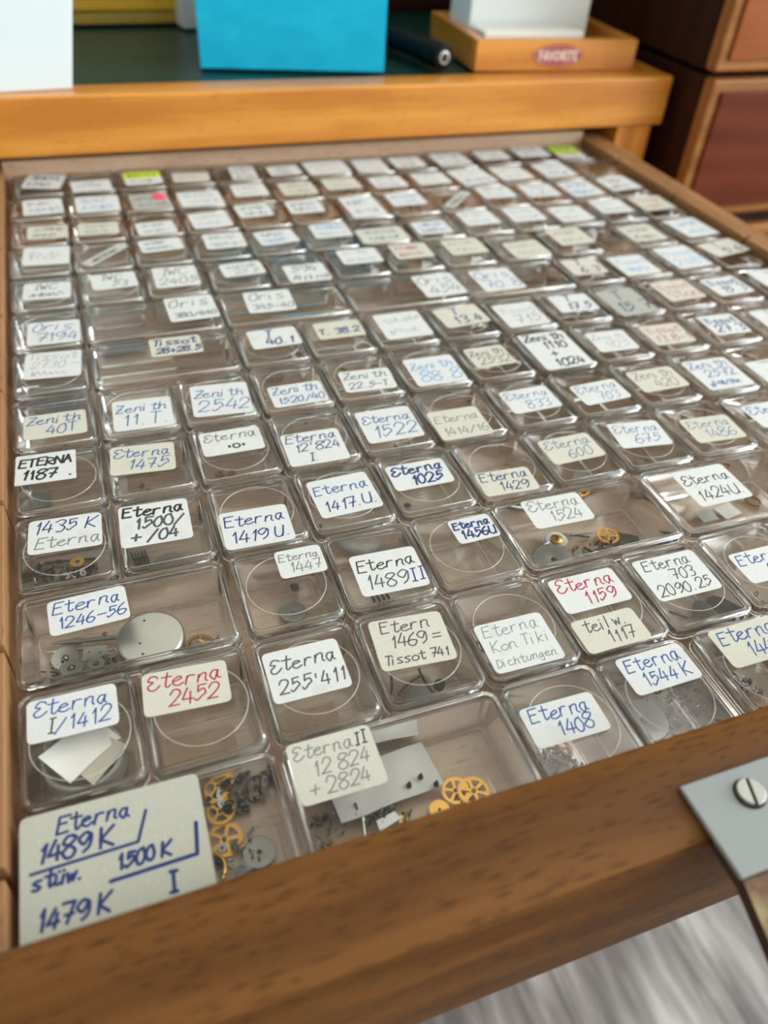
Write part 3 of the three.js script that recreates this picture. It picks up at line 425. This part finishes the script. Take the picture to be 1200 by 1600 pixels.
function boxGeos(w, d) { // w, d in metres, outside
  const R = 0.0045, L = (i, y) => loop(w - 2 * i, d - 2 * i, Math.max(0.0011, R - i), y), B = -0.0192;
  const closed = (list) => { list.push(list[0]); return shell(list, false, false); };
  // lid: a moulded rim with rounded shoulder, and the flat pane it carries
  const rim = closed([L(0.0011, -0.0058), L(0.0003, -0.006), L(0, -0.0056), L(0, -0.0012), L(0.0003, -0.0004), L(0.001, 0), L(0.0024, 0), L(0.0024, -0.001), L(0.0018, -0.0011), L(0.0012, -0.0018)]);
  const pane = shell([L(0.0025, -0.001), L(0.0025, -0.00002)], true, true);
  const wall = closed([L(0.0024, B + 0.0014), L(0.0022, -0.0022), L(0.0018, -0.0018), L(0.0014, -0.0022), L(0.0017, B + 0.0012), L(0.0022, B + 0.0003), L(0.0032, B), L(0.0036, B + 0.0012), L(0.003, B + 0.0012)]);
  const floor = shell([L(0.0037, B), L(0.0037, B + 0.0011)], true, true);
  return { rim, pane, wall, floor };
}
const BW = 0.94 * U, BD = 1.075 * U, BW2 = 1.92 * U;
const G1 = boxGeos(BW, BD), G2 = boxGeos(BW2, BD);
const ringGeo = new THREE.TorusGeometry(0.385 * U, 0.0002, 6, 72).rotateX(Math.PI / 2);
const ORD = ['first', 'second', 'third', 'fourth', 'fifth', 'sixth', 'seventh', 'eighth', 'ninth', 'tenth', 'eleventh', 'twelfth', 'thirteenth'];
const INKNAME = { b: 'blue', n: 'dark blue', k: 'black', d: 'dark grey', g: 'pencil grey', r: 'red', l: 'light blue', f: 'faint grey' };
const boxAt = {};
function dividers(b, w, list) { for (const [x, z, len, turn] of list) { const g = new THREE.BoxGeometry(len * U, 0.013, 0.0009); const m = mesh('divider', g, M.clear, b); m.position.set(x * U, -0.0113, -z * U); m.rotation.y = turn; } }
const perRow = {};
for (const [r, c, w, u, stick] of BOXES) {
  const nth = (perRow[r] = (perRow[r] ?? 0) + 1), v = 0.6 + 1.115 * (r - 1), key = `${r},${c}`, spec = (TEXT[key] ?? '').split('@')[0];
  const lines = spec.split('|').map((l) => l.slice(1).replace(/\^./g, ' ')).filter(Boolean), code = lines.filter((l) => /\d/.test(l)).join(' and ').trim();
  const place = r > 8 ? `${ORD[nth - 1]} from the left in the ${ORD[13 - r]} row from the back` : `${ORD[nth - 1]} from the left in the ${ORD[r - 1]} row from the front`;
  const size = w > 1 ? 'wide' : 'small';
  let label;
  if (key === '1,0') label = 'wide clear box whose lid is mostly covered by a large grey sticker';
  else if (key === '2,4') label = 'small clear box with three pencilled lines ending in Dichtungen on its sticker';
  else if (key === '5,2') label = 'small clear box with a circle between two dots drawn on its sticker';
  else if (key === '5,7') label = 'small clear box with sticker reading only 703 in thin blue ink';
  else if (key === '13,2') label = 'small clear box with yellow-green striped sticker, third in the back row';
  else if (key === '13,12') label = 'small clear box with yellow-green sticker at the right end of the back row';
  else if (key === '12,2') label = 'small clear box with a pink square on its grey sticker';
  else if (key === '4,9' || !stick.length || r > 8 || code.length < 2) label = `${size} clear box, ${place}`;
  else label = `${size} clear box marked ${code} in ${INKNAME[(spec.split('|').find((l) => /\d/.test(l)) ?? spec)[0]]}, ${ORD[nth - 1]} in the ${r === 1 ? 'front' : ORD[r - 1]} row`;
  const b = group('parts_box', label, 'box', 'clear parts boxes in the drawer'); boxAt[key] = b;
  b.position.copy(P(u, 0, v)); b.rotation.y = key === '1,0' ? 0 : rr(-0.006, 0.006);
  const G = w > 1 ? G2 : G1;
  mesh('tray_floor', G.floor, M.clear, mesh('tray', G.wall, M.wallclear, b));
  const lid = mesh('lid', G.rim, M.rim, b); mesh('lid_pane', G.pane, M.pane, lid);
  if (w === 1 && hash2(r, c, 5) > 0.12) { const ring = mesh('lens_ring', ringGeo, M.ridge, lid); ring.position.set(0, -0.00008, 0); }
  stick.forEach(([lu, lv, lw, lh, deg], i) => sticker(lu, lv, lw, lh, deg, i ? key + ',' + i : key, b, r <= 3));
}
sticker(0.04, 0.02, 0.92, 0.2, 45, 'tape', boxAt['10,1'], false, 'tape_strip').userData.label = 'strip of written tape stuck on slantwise';
sticker(0, 0.02, 0.98, 0.22, 46, 'tape', boxAt['11,8'], false, 'tape_strip').userData.label = 'strip of written tape stuck on slantwise';
dividers(boxAt['3,4'], 1, [[0.1, -0.05, 0.98, 1.57]]); dividers(boxAt['5,6'], 1, [[0.05, 0, 0.98, 1.57]]); dividers(boxAt['5,7'], 1, [[0.05, 0, 0.98, 1.57]]);
dividers(boxAt['4,4'], 1, [[0.12, 0, 0.98, 1.57]]); dividers(boxAt['4,6'], 1, [[0.05, 0, 0.98, 1.57]]); dividers(boxAt['1,5'], 1, [[0.1, 0, 0.98, 1.57]]); dividers(boxAt['2,6'], 1, [[0.15, 0, 0.98, 1.57]]);
for (const a of atlases) a.m.map.needsUpdate = true;
// ---------- watch parts lying in the boxes (each on the tray's inner floor)
const FLOORY = H - 0.01795;
function gearGeo(r, teeth, spokes, th = 0.0004, hole = 0.08) {
  const s = new THREE.Shape(), n = teeth * 4;
  for (let i = 0; i <= n; i++) { const a = i / n * 6.28319, q = (i % 4 < 2 ? 1 : 0.9) * r; i ? s.lineTo(q * Math.cos(a), q * Math.sin(a)) : s.moveTo(q, 0); }
  const c = new THREE.Path(); c.absarc(0, 0, r * hole, 0, 6.2832, true); s.holes.push(c);
  if (spokes) for (let k = 0; k < spokes; k++) {
    const a0 = k / spokes * 6.2832 + 0.16, a1 = (k + 1) / spokes * 6.2832 - 0.16, p = new THREE.Path();
    p.moveTo(r * 0.72 * Math.cos(a0), r * 0.72 * Math.sin(a0)); p.absarc(0, 0, r * 0.72, a0, a1, false); p.absarc(0, 0, r * 0.26, a1 - 0.14, a0 + 0.14, true); p.closePath(); s.holes.push(p);
  }
  const g = new THREE.ExtrudeGeometry(s, { depth: th, bevelEnabled: false, curveSegments: 10 }); g.rotateX(-Math.PI / 2); return g;
}
const lathe = (pts, n = 24) => new THREE.LatheGeometry(pts.map(([a, b]) => new THREE.Vector2(a, b)), n);
const arborGeo = (r, h) => lathe([[0, 0], [r * 0.5, 0], [r * 0.5, h * 0.3], [r, h * 0.3], [r, h * 0.7], [r * 0.4, h * 0.7], [r * 0.3, h], [0, h]], 10);
function gear(u, v, d, label, { teeth = 36, spokes = 5, m = M.brass, y = 0, tilt = 0, turn = rnd() * 6, hole } = {}) {
  const r = d * U / 2, g = group('gear_wheel', label, 'gear', 'loose watch wheels');
  mesh('wheel_rim', gearGeo(r, teeth, spokes, 0.0004, hole), m, g);
  const ar = mesh('arbor', arborGeo(r * 0.14, 0.0016), M.steel, g); ar.position.y = -0.0003;
  g.position.set(u * U, FLOORY + 0.0004 + y, -v * U); g.rotation.set(tilt, turn, tilt * 0.6); return g;
}
function disc(u, v, d, label, { m = M.grey, hole = 0.08, y = 0, th = 0.0006, tilt = 0, name = 'metal_disc' } = {}) {
  const r = d * U / 2, g = lathe([[r * hole, 0], [r * 0.94, 0], [r, th * 0.3], [r, th * 0.7], [r * 0.94, th], [r * 0.45, th], [r * 0.42, th * 0.7], [r * hole * 1.3, th * 0.7], [r * hole, th * 0.5], [r * hole, 0]], 40);
  const o = tag(mesh(name, g, m), label, 'disc'); o.position.set(u * U, FLOORY + 0.0002 + y, -v * U); o.rotation.x = tilt; return o;
}
function rod(u0, v0, u1, v1, label, { m = M.darksteel, r = 0.0005, y = 0.0006, y2 = y, bend = 0, grp = 'loose winding stems' } = {}) {
  const a = new THREE.Vector3(u0 * U, FLOORY + y, -v0 * U), b = new THREE.Vector3(u1 * U, FLOORY + y2, -v1 * U), L = a.distanceTo(b);
  let g;
  if (bend) { const c = a.clone().lerp(b, 0.5).add(new THREE.Vector3((b.z - a.z) * bend, 0.0004, -(b.x - a.x) * bend)); g = new THREE.TubeGeometry(new THREE.QuadraticBezierCurve3(a, c, b), 14, r, 7); }
  else { g = lathe([[0, 0], [r * 0.5, 0], [r * 0.6, L * 0.12], [r, L * 0.13], [r, L * 0.3], [r * 1.5, L * 0.31], [r * 1.5, L * 0.4], [r * 0.9, L * 0.41], [r * 0.9, L * 0.97], [r * 0.5, L], [0, L]], 8); g.applyQuaternion(new THREE.Quaternion().setFromUnitVectors(new THREE.Vector3(0, 1, 0), b.clone().sub(a).normalize())); g.translate(a.x, a.y, a.z); }
  return tag(mesh('winding_stem', g, m), label, 'stem', grp);
}
function ring(u, v, d, label, { m = M.darksteel, t = 0.0006, tilt = 0, name = 'small_ring', category = 'ring' } = {}) {
  const o = tag(mesh(name, new THREE.TorusGeometry(d * U / 2 - t, t, 8, 30).rotateX(Math.PI / 2), m), label, category); o.position.set(u * U, FLOORY + t + 0.0001 + Math.abs(tilt) * d * U / 2.2, -v * U); o.rotation.x = tilt; return o;
}
function plate(u, v, w, h, label, { m = M.zinc, deg = 0, y = 0, tilt = 0, holes = 2, name = 'metal_plate', th = 0.0005, category = 'plate' } = {}) {
  const s = new THREE.Shape(), W = w * U / 2, D = h * U / 2; s.moveTo(-W, -D); s.lineTo(W, -D * 0.8); s.lineTo(W * 0.9, D * 0.9); s.lineTo(-W * 0.8, D); s.closePath();
  for (let i = 0; i < holes; i++) { const p = new THREE.Path(); p.absarc(W * (-0.4 + 0.8 * i), D * (0.3 - 0.5 * i), Math.min(W, D) * 0.16, 0, 6.2832, true); s.holes.push(p); }
  const g = new THREE.ExtrudeGeometry(s, { depth: th, bevelEnabled: false, curveSegments: 8 }); g.rotateX(-Math.PI / 2);
  const o = tag(mesh(name, g, m), label, category); o.position.set(u * U, FLOORY + 0.0002 + y, -v * U); o.rotation.set(tilt, deg * Math.PI / 180, 0); return o;
}
// heaps too fine to count: screws, springs, slivers
const HEAP = [arborGeo(0.0006, 0.002), gearGeo(0.0013, 14, 0, 0.0003, 0.3), new THREE.TorusGeometry(0.001, 0.0002, 5, 14), new THREE.BoxGeometry(0.003, 0.0003, 0.0008), lathe([[0, 0], [0.0009, 0], [0.0009, 0.0006], [0.0004, 0.0006], [0.0004, 0.0022], [0, 0.0022]], 8), new THREE.TubeGeometry(new THREE.CatmullRomCurve3([[0, 0, 0], [0.001, 0.0006, 0.0006], [0.002, 0.0002, -0.0004], [0.003, 0.0005, 0.0005]].map((p) => new THREE.Vector3(...p))), 10, 0.00016, 5)];
const heapMat = new THREE.MeshPhysicalMaterial({ vertexColors: true, metalness: 0.95, roughness: 0.4 });
function heap(u, v, ru, rv, n, label, tones = 0) {
  const list = [], cols = [[0.04, 0.04, 0.04], [0.12, 0.12, 0.115], [0.42, 0.42, 0.4], [0.5, 0.34, 0.12]];
  for (let i = 0; i < n; i++) {
    const g0 = HEAP[Math.floor(rnd() * HEAP.length)], g = g0.index ? g0.toNonIndexed() : g0.clone(), a = rnd() * 6.28, q = Math.sqrt(rnd()), k = rr(0.6, 1.35);
    g.scale(k, k, k); g.rotateX(rr(-0.8, 0.8)); g.rotateY(rnd() * 6.28); g.rotateZ(rr(-0.6, 0.6));
    g.computeBoundingBox(); g.translate(u * U + Math.cos(a) * q * ru * U, FLOORY + 0.0001 - g.boundingBox.min.y + (1 - q) * rr(0, 0.0022), -v * U + Math.sin(a) * q * rv * U);
    for (const k2 of Object.keys(g.attributes)) if (!['position', 'normal'].includes(k2)) g.deleteAttribute(k2);
    const c = cols[Math.min(3, Math.floor(rnd() * (tones ? 4 : 3) * (0.75 + 0.25 * rnd())))], f = new Float32Array(g.attributes.position.count * 3); for (let j = 0; j < f.length; j += 3) f.set(c, j);
    g.setAttribute('color', new THREE.BufferAttribute(f, 3)); list.push(g);
  }
  return tag(mesh('watch_part_heap', BGU.mergeGeometries(list), heapMat), label, 'parts', 'heaps of tiny watch parts', 'stuff');
}
function sheet(u, v, y, w, h, label, { m = M.card, deg = 0, tilt = 0, roll = 0, fold = 0, name = 'paper_card' } = {}) {
  const g = new THREE.BoxGeometry(w * U, 0.0003, h * U, 12, 1, 4), p = g.attributes.position;
  for (let i = 0; i < p.count; i++) p.setY(i, p.getY(i) + fold * Math.abs(p.getX(i)) + 0.0004 * Math.sin(p.getX(i) * 300 + p.getZ(i) * 160)); g.computeVertexNormals();
  const o = tag(mesh(name, g, m), label, 'card'); o.position.set(u * U, FLOORY + y, -v * U); o.rotation.set(tilt, deg * Math.PI / 180, roll); return o;
}
function bag(u, v, d, label) {
  const g = new THREE.IcosahedronGeometry(d * U / 2, 5), p = g.attributes.position;
  for (let i = 0; i < p.count; i++) { const x = p.getX(i) / (d * U), y = p.getY(i) / (d * U), z = p.getZ(i) / (d * U), k = 0.75 + 0.5 * fbm((x + 1) * 0.5 + y * 0.13, (z + 1) * 0.5 + y * 0.21, 5, 5, 91, 3); p.setXYZ(i, p.getX(i) * k, p.getY(i) * k * 0.55, p.getZ(i) * k); }
  g.computeVertexNormals(); const o = tag(mesh('plastic_bag', BGU.toCreasedNormals(g, 0.3), M.plastic), label, 'bag'); o.position.set(u * U, FLOORY + d * U * 0.2, -v * U); return o;
}

// box under the large grey sticker
gear(1.47, 0.98, 0.24, 'brass wheel at the back of the box with the large grey sticker', { spokes: 4, y: 0.0006 });
gear(1.46, 0.75, 0.3, 'larger brass wheel beside the large grey sticker', { spokes: 5 });
gear(1.66, 0.95, 0.1, 'tiny steel pinion next to the brass wheel beside the large grey sticker', { teeth: 14, spokes: 0, m: M.grey });
ring(1.76, 1.04, 0.13, 'small dark ring in the box with the large grey sticker', { t: 0.0004 });
disc(1.69, 0.57, 0.26, 'thin steel disc beside the large grey sticker', { m: M.grey, hole: 0.15 });
plate(1.57, 0.5, 0.2, 0.12, 'pale metal plate in front of the brass wheel beside the large grey sticker', { deg: 20 });
rod(1.36, 0.66, 1.38, 0.46, 'curved brass lever beside the large grey sticker', { m: M.brass, r: 0.0008, bend: 0.5 });
heap(1.62, 1.02, 0.24, 0.1, 34, 'dark screws and springs in the box with the large grey sticker');
heap(1.55, 0.62, 0.22, 0.2, 20, 'loose tiny parts in front of the brass wheels by the large grey sticker', 1);
// wide box 12 824
sheet(2.8, 0.8, 0.0032, 0.92, 0.44, 'light grey perforated card in the box marked 12 824', { deg: 4, tilt: -0.05, m: M.card });
for (const [u, v] of [[3.1, 0.72], [2.98, 0.68], [3.2, 0.62]]) { const o = tag(mesh('small_screw', HEAP[4], M.darksteel), `dark screw lying on the grey card, ${u < 3 ? 'leftmost' : u < 3.15 ? 'middle' : 'rightmost'} of three`, 'screw'); o.position.set(u * U, FLOORY + 0.0042, -v * U); }
gear(3.36, 0.56, 0.25, 'brass wheel beside the grey card, the left one of a pair', { spokes: 5, y: 0.0004, tilt: 0.1 });
gear(3.5, 0.5, 0.29, 'brass wheel beside the grey card, the right one of a pair', { spokes: 6, y: 0.001, tilt: -0.06 });
gear(3.17, 0.45, 0.18, 'brass wheel half under the corner of the grey card', { spokes: 0 });
plate(2.72, 0.47, 0.2, 0.09, 'white metal plate with a hole in front of the grey card', { m: M.white, y: 0.0022, deg: 12, holes: 1 });
heap(2.5, 0.5, 0.42, 0.3, 120, 'thick heap of dark watch parts under the grey card', 1);
rod(2.55, 0.62, 2.5, 0.4, 'steel pin on the heap of parts under the grey card', { m: M.steel, y: 0.003 });
// front row, right
gear(4.39, 0.62, 0.24, 'dark spoked wheel in the box marked 1408', { m: M.bronze, spokes: 4, y: 0.0008 });
heap(4.25, 0.5, 0.28, 0.2, 50, 'small dark parts in the box marked 1408');
disc(5.3, 0.66, 0.45, 'large silver disc with a hole in the box marked 1544 K', { m: M.grey, hole: 0.16, th: 0.0012 });
heap(5.66, 0.7, 0.14, 0.3, 40, 'dark parts behind the divider in the box marked 1544 K');
rod(5.46, 0.86, 5.5, 0.4, 'dark stem along the divider in the box marked 1544 K');
gear(6.3, 0.76, 0.26, 'bronze wheel in the box marked 1446, the rear one', { m: M.bronze, spokes: 0 });
gear(6.42, 0.54, 0.24, 'bronze spoked wheel in the box marked 1446, the front one', { m: M.bronze, spokes: 5, y: 0.0005 });
heap(6.35, 0.6, 0.25, 0.35, 50, 'dark loose parts in the box marked 1446');
// second row
{
  const cap = tag(mesh('plastic_capsule', lathe([[0, 0], [0.011, 0], [0.0122, 0.0012], [0.0122, 0.008], [0.0116, 0.009], [0.0106, 0.009], [0.0106, 0.0015], [0, 0.0013]], 44), M.plastic), 'milky round plastic capsule in the box marked 1412', 'capsule'); cap.position.set(0.5 * U, FLOORY + 0.0001, -1.7 * U);
  sheet(0.5, 1.72, 0.0118, 0.52, 0.36, 'folded white paper on the capsule in the box marked 1412', { m: M.white, deg: 38, tilt: 0.06, roll: -0.12, name: 'folded_paper' });
  plate(0.62, 1.6, 0.4, 0.3, 'beige paper slip under the folded white paper', { m: std([196, 190, 174], { roughness: 0.8 }), deg: 42, y: 0.0105, holes: 0, name: 'paper_slip', category: 'card' });
}
{ const o = tag(mesh('small_screw', HEAP[4], M.rubber), 'black screw at the rear of the box marked 255\'411', 'screw'); o.position.set(2.1 * U, FLOORY, -1.95 * U); }
rod(3.25, 1.83, 3.15, 1.6, 'dark pin, leftmost of three in the box marked 1469', { bend: 0.12 });
rod(3.23, 1.59, 3.53, 1.73, 'dark pin, middle one of three in the box marked 1469', { bend: 0.1, y: 0.0014 });
rod(3.53, 1.82, 3.56, 1.5, 'dark pin, rightmost of three in the box marked 1469', { bend: -0.1 });
disc(3.42, 1.5, 0.32, 'flat grey disc under the pins in the box marked 1469', { m: M.grey });
disc(3.63, 1.57, 0.12, 'small dark oval disc in the box marked 1469', { m: M.rubber, tilt: 0.9, y: 0.0018 });
ring(3.1, 1.64, 0.13, 'small brass ring in the box marked 1469', { m: M.brass });
heap(3.14, 1.5, 0.12, 0.12, 18, 'tiny dark parts in the corner of the box marked 1469');
ring(4.15, 1.82, 0.15, 'black rubber ring leaning in the box marked Dichtungen', { m: M.rubber, t: 0.0008, tilt: 0.9, name: 'rubber_ring' });
ring(4.13, 1.54, 0.19, 'black rubber ring lying flat in the box marked Dichtungen', { m: M.rubber, t: 0.0007, name: 'rubber_ring' });
rod(6.18, 1.8, 6.46, 1.58, 'dark curved pin in the box marked 2090.25', { bend: 0.08 });
disc(6.68, 1.62, 0.25, 'dark disc behind the divider in the box marked 2090.25', { m: M.darksteel, tilt: 0.12, y: 0.0006 });
ring(7.2, 1.8, 0.18, 'brass ring in the box marked 125', { m: M.bronze, t: 0.0005 });
heap(7.2, 1.55, 0.2, 0.25, 45, 'dark parts in the box marked 125');
// third row
{
  const r = 0.31 * U, tin = group('watch_case_back', 'round brushed steel case back in the wide box marked 1246-56', 'case back');
  mesh('cap', lathe([[0, 0.0105], [r * 0.9, 0.0104], [r * 0.985, 0.0098], [r, 0.0088], [r, 0.0062], [r * 0.985, 0.006], [r * 0.985, 0], [r * 0.93, 0]].reverse(), 56), M.steel, tin);
  for (const [x, z] of [[-0.1, 0.06], [-0.09, 0.19], [-0.03, -0.2]]) { const k = mesh('dent', lathe([[0, 0.0002], [0.0004, 0.0002], [0.0005, 0]], 10), M.darksteel, tin); k.position.set(x * U, 0.01045, z * U); }
  tin.position.set(1.18 * U, FLOORY, -2.74 * U);
}
rod(0.28, 3.13, 0.93, 3.02, 'thick steel bar, rear one in the wide box marked 1246-56', { m: M.grey, r: 0.0009, y: 0.001 });
rod(0.23, 3.04, 0.7, 2.97, 'slim winding stem, front one in the wide box marked 1246-56', { m: M.steel, r: 0.0006, y: 0.0008 });
gear(0.4, 2.87, 0.26, 'silver toothed wheel at the rear of the heap in box 1246-56', { m: M.steel, spokes: 0, teeth: 26, hole: 0.3, y: 0.0024, tilt: 0.08 });
gear(0.45, 2.72, 0.22, 'dull steel wheel in front of the silver wheel in box 1246-56', { m: M.grey, spokes: 0, teeth: 24, hole: 0.35, y: 0.0032, tilt: -0.06 });
gear(0.66, 2.73, 0.16, 'small steel ratchet wheel nearest the case back in box 1246-56', { m: M.steel, spokes: 0, teeth: 20, hole: 0.35, y: 0.0022 });
plate(0.66, 2.86, 0.24, 0.14, 'silver bridge plate with holes beside the steel wheels in box 1246-56', { m: M.steel, y: 0.0022 });
plate(0.56, 2.72, 0.1, 0.2, 'dull leaf-shaped plate among the steel wheels in box 1246-56', { m: M.grey, y: 0.0016, deg: 20, holes: 0 });
ring(0.8, 2.86, 0.12, 'small steel ring touching the case back in box 1246-56', { m: M.steel, t: 0.0004 });
heap(0.34, 2.66, 0.22, 0.22, 70, 'heap of dark parts in the corner of box 1246-56');
heap(0.7, 2.66, 0.2, 0.16, 40, 'loose steel parts around the ratchet wheel in box 1246-56');
gear(1.6, 2.7, 0.3, 'bronze wheel right of the case back in box 1246-56', { m: M.bronze, spokes: 4 });
heap(1.62, 2.62, 0.2, 0.14, 24, 'bronze scraps right of the case back in box 1246-56', 1);
ring(0.76, 3.12, 0.05, 'tiny rusty ring at the rear of box 1246-56', { m: M.bronze, t: 0.0003 });
disc(2.56, 2.86, 0.27, 'grey disc with a centre hole in the box marked 1447', { th: 0.001 });
{ const o = group('pinion', 'small dark pinion in the box marked 1447', 'pinion'); mesh('leaves', gearGeo(0.0017, 10, 0, 0.0016, 0.2), M.darksteel, o); mesh('arbor', arborGeo(0.0007, 0.0046).translate(0, -0.0015, 0), M.darksteel, o); o.rotation.set(0, 0.6, 1.35); o.position.set(2.68 * U, FLOORY + 0.0018, -3.16 * U); }
bag(3.55, 3.12, 0.34, 'crumpled clear bag at the rear of the box marked 1489 II');
for (let k = 0; k < 4; k++) rod(3.4 + k * 0.05, 2.9, 3.42 + k * 0.055, 2.52, `dark stem in the box marked 1489 II, ${ORD[k]} from the left`, { r: 0.0004, y: 0.0005 });
disc(5.5, 2.74, 0.46, 'large grey disc in the wide box marked 1524', { m: M.grey, hole: 0.14, th: 0.001, tilt: 0.05, y: 0.0008 });
gear(5.68, 3.0, 0.27, 'steel wheel with a brass hub in the wide box marked 1524', { m: M.steel, spokes: 0, teeth: 40, y: 0.001, hole: 0.45 });
{ const o = tag(mesh('brass_hub', lathe([[0.0008, 0], [0.0026, 0], [0.0026, 0.0008], [0.0012, 0.0014], [0.0008, 0.0014]], 24), M.brass), 'brass hub inside the steel wheel in box 1524', 'hub'); o.position.set(5.68 * U, FLOORY + 0.0018, -3.0 * U); }
gear(6.3, 2.9, 0.27, 'brass wheel, largest of the three in the wide box marked 1524', { spokes: 4, y: 0.0008 });
gear(6.02, 2.72, 0.19, 'brass ring wheel nearest the grey disc in box 1524', { spokes: 0, hole: 0.6, m: M.bronze });
gear(6.16, 2.74, 0.2, 'brass ring wheel between two others in box 1524', { spokes: 3, y: 0.0006, m: M.bronze });
rod(5.42, 2.94, 5.64, 3.02, 'bright lever left of the steel wheel in box 1524', { m: M.steel, y: 0.0016 });
rod(5.8, 3.1, 6.1, 2.96, 'dark stem, rear one behind the brass wheels in box 1524', { y: 0.0006 });
rod(5.78, 3.06, 6.16, 3.0, 'steel stem, front one behind the brass wheels in box 1524', { m: M.grey, y: 0.0012 });
plate(6.5, 2.8, 0.3, 0.2, 'dark grey bridge plate right of the brass wheels in box 1524', { m: M.darksteel, deg: -30 });
heap(5.92, 2.66, 0.26, 0.24, 70, 'heap of dark and brass scraps in the wide box marked 1524', 1);
heap(6.2, 2.7, 0.16, 0.2, 30, 'brass scraps under the wheels in the wide box marked 1524', 1);
sheet(7.95, 2.85, 0.002, 0.24, 0.22, 'white paper square in the box marked 1424U', { m: M.white, deg: 8 });
sheet(7.66, 2.86, 0.0015, 0.2, 0.2, 'pale paper square at the left in the box marked 1424U', { m: M.card, deg: -5 });
ring(8.42, 2.94, 0.2, 'brass ring in the wide box marked 1424U', { m: M.bronze, t: 0.0007 });
ring(8.3, 3.05, 0.12, 'small pale ring beside the brass ring in box 1424U', { m: M.plastic, t: 0.0006 });
// fourth row
rod(0.2, 4.27, 0.76, 4.18, 'dark stem, the long one in the box marked 1435 K', { r: 0.0006 });
rod(0.34, 4.19, 0.6, 4.15, 'steel stem, the short one in the box marked 1435 K', { m: M.grey });
gear(0.58, 4.14, 0.15, 'small bronze wheel on top in the box marked 1435 K', { m: M.brass, y: 0.0014, spokes: 0, hole: 0.35 });
gear(0.5, 4.04, 0.23, 'bronze wheel at the left in the box marked 1435 K', { m: M.bronze, spokes: 4 });
gear(0.68, 4.06, 0.19, 'bronze wheel at the right in the box marked 1435 K', { m: M.bronze, spokes: 5, y: 0.0005 });
heap(0.25, 4.05, 0.12, 0.22, 40, 'dark screws in the corner of the box marked 1435 K');
heap(0.56, 4.02, 0.2, 0.12, 30, 'brass scraps around the wheels in the box marked 1435 K', 1);
for (let k = 0; k < 5; k++) rod(1.12 + k * 0.035, 4.18, 1.18 + k * 0.03, 3.82, `dark stem in the box marked 1500, ${ORD[k]} from the left`, { r: 0.00045, y: 0.0006 });
disc(1.5, 3.86, 0.38, 'dull steel disc in the box marked 1500', { m: M.grey });
disc(2.12, 3.95, 0.12, 'small dark disc at the left in the box marked 1419 U', { m: M.darksteel, tilt: 0.4, y: 0.001 });
{ const o = tag(mesh('small_screw', HEAP[4], M.rubber), 'dark screw at the left in the box marked 1417 U', 'screw'); o.position.set(3.18 * U, FLOORY, -3.98 * U); }
disc(4.27, 4.06, 0.09, 'tiny dark disc in the box marked 1025', { m: M.darksteel });
bag(5.13, 4.15, 0.3, 'crumpled clear bag in the box marked 1429');
bag(7.36, 3.85, 0.3, 'crumpled white bag in the box marked 675');
disc(6.55, 3.9, 0.25, 'dark rimmed disc in the box marked 600', { m: M.plastic, tilt: 0.1, y: 0.001 });
// fifth row
plate(0.25, 5.3, 0.24, 0.28, 'grey plastic tab under the printed sticker 1187', { m: M.grey, holes: 0, name: 'plastic_tab', category: 'tab' });
for (const [u, v, w] of [[1.37, 5.24, 'rear'], [1.43, 5.12, 'front']]) disc(u, v, 0.07, `tiny brown disc, the ${w} one in the box marked 1475`, { m: M.bronze, th: 0.0012 });
[[2.28, 5.22], [2.42, 5.2], [2.52, 5.06], [2.26, 5.02]].forEach(([u, v], k) => disc(u, v, 0.11, `${['rear left', 'rear right', 'front right', 'front left'][k]} brown disc below the circle sketch sticker`, { m: M.bronze, th: 0.0008, hole: 0.2 }));
ring(3.4, 4.75, 0.3, 'dark ring in the box marked 12\'824', { t: 0.0005 });
rod(4.52, 5.2, 4.5, 4.78, 'dark curved spring in the box marked 1522', { bend: 0.25, grp: 'loose springs' });
disc(5.36, 4.95, 0.3, 'grey disc in the box marked 1414/16', { m: M.grey });
sheet(8.3, 4.85, 0.001, 0.3, 0.25, 'pale paper slip in the box marked 420', { m: M.card, deg: 15 });
// sixth to ninth row
heap(0.4, 6.05, 0.2, 0.2, 16, 'dark parts in the box marked 40T'); heap(3.45, 6.0, 0.2, 0.2, 14, 'dark parts in the box marked 1520/40');
gear(4.4, 6.0, 0.25, 'bronze wheel in the box marked 22.5-T', { m: M.bronze, spokes: 4 }); disc(6.34, 5.95, 0.3, 'bronze disc in the box marked 2532', { m: M.bronze });
disc(0.5, 7.2, 0.6, 'large grey ring disc in the first box of the seventh row', { m: M.grey, hole: 0.6 });
rod(4.25, 7.3, 4.45, 6.95, 'dark stem in the box marked 38.2', { r: 0.0008 });
gear(3.4, 7.05, 0.3, 'bronze wheel in the box marked 40.1', { m: M.bronze, spokes: 5 }); gear(6.34, 7.1, 0.3, 'bronze wheel under the sticker 13.4, right of the blank white sticker', { m: M.bronze, spokes: 4 });
disc(2.3, 7.3, 0.3, 'brown disc in the wide box marked 28+28.5', { m: M.bronze });
sheet(1.5, 8.35, 0.004, 0.62, 0.4, 'dark blue paper packet in the wide box marked 380/440', { m: std([52, 62, 82], { roughness: 0.6 }), name: 'paper_packet' });
sheet(8.1, 8.3, 0.002, 0.3, 0.3, 'tan paper packet in the wide box marked 70.8', { m: std([206, 172, 128], { roughness: 0.7 }), name: 'paper_packet' });
heap(9.22, 8.2, 0.25, 0.25, 14, 'dark parts in the box marked 6.3'); heap(12.1, 8.3, 0.25, 0.25, 14, 'dark parts in the box marked 12.6');
heap(0.5, 10.55, 0.3, 0.25, 26, 'dark parts in the first box of the fourth row from the back');
heap(6.4, 9.4, 0.25, 0.25, 16, 'dark parts under the red-inked sticker in the ninth row');

renderer.render(scene, camera);
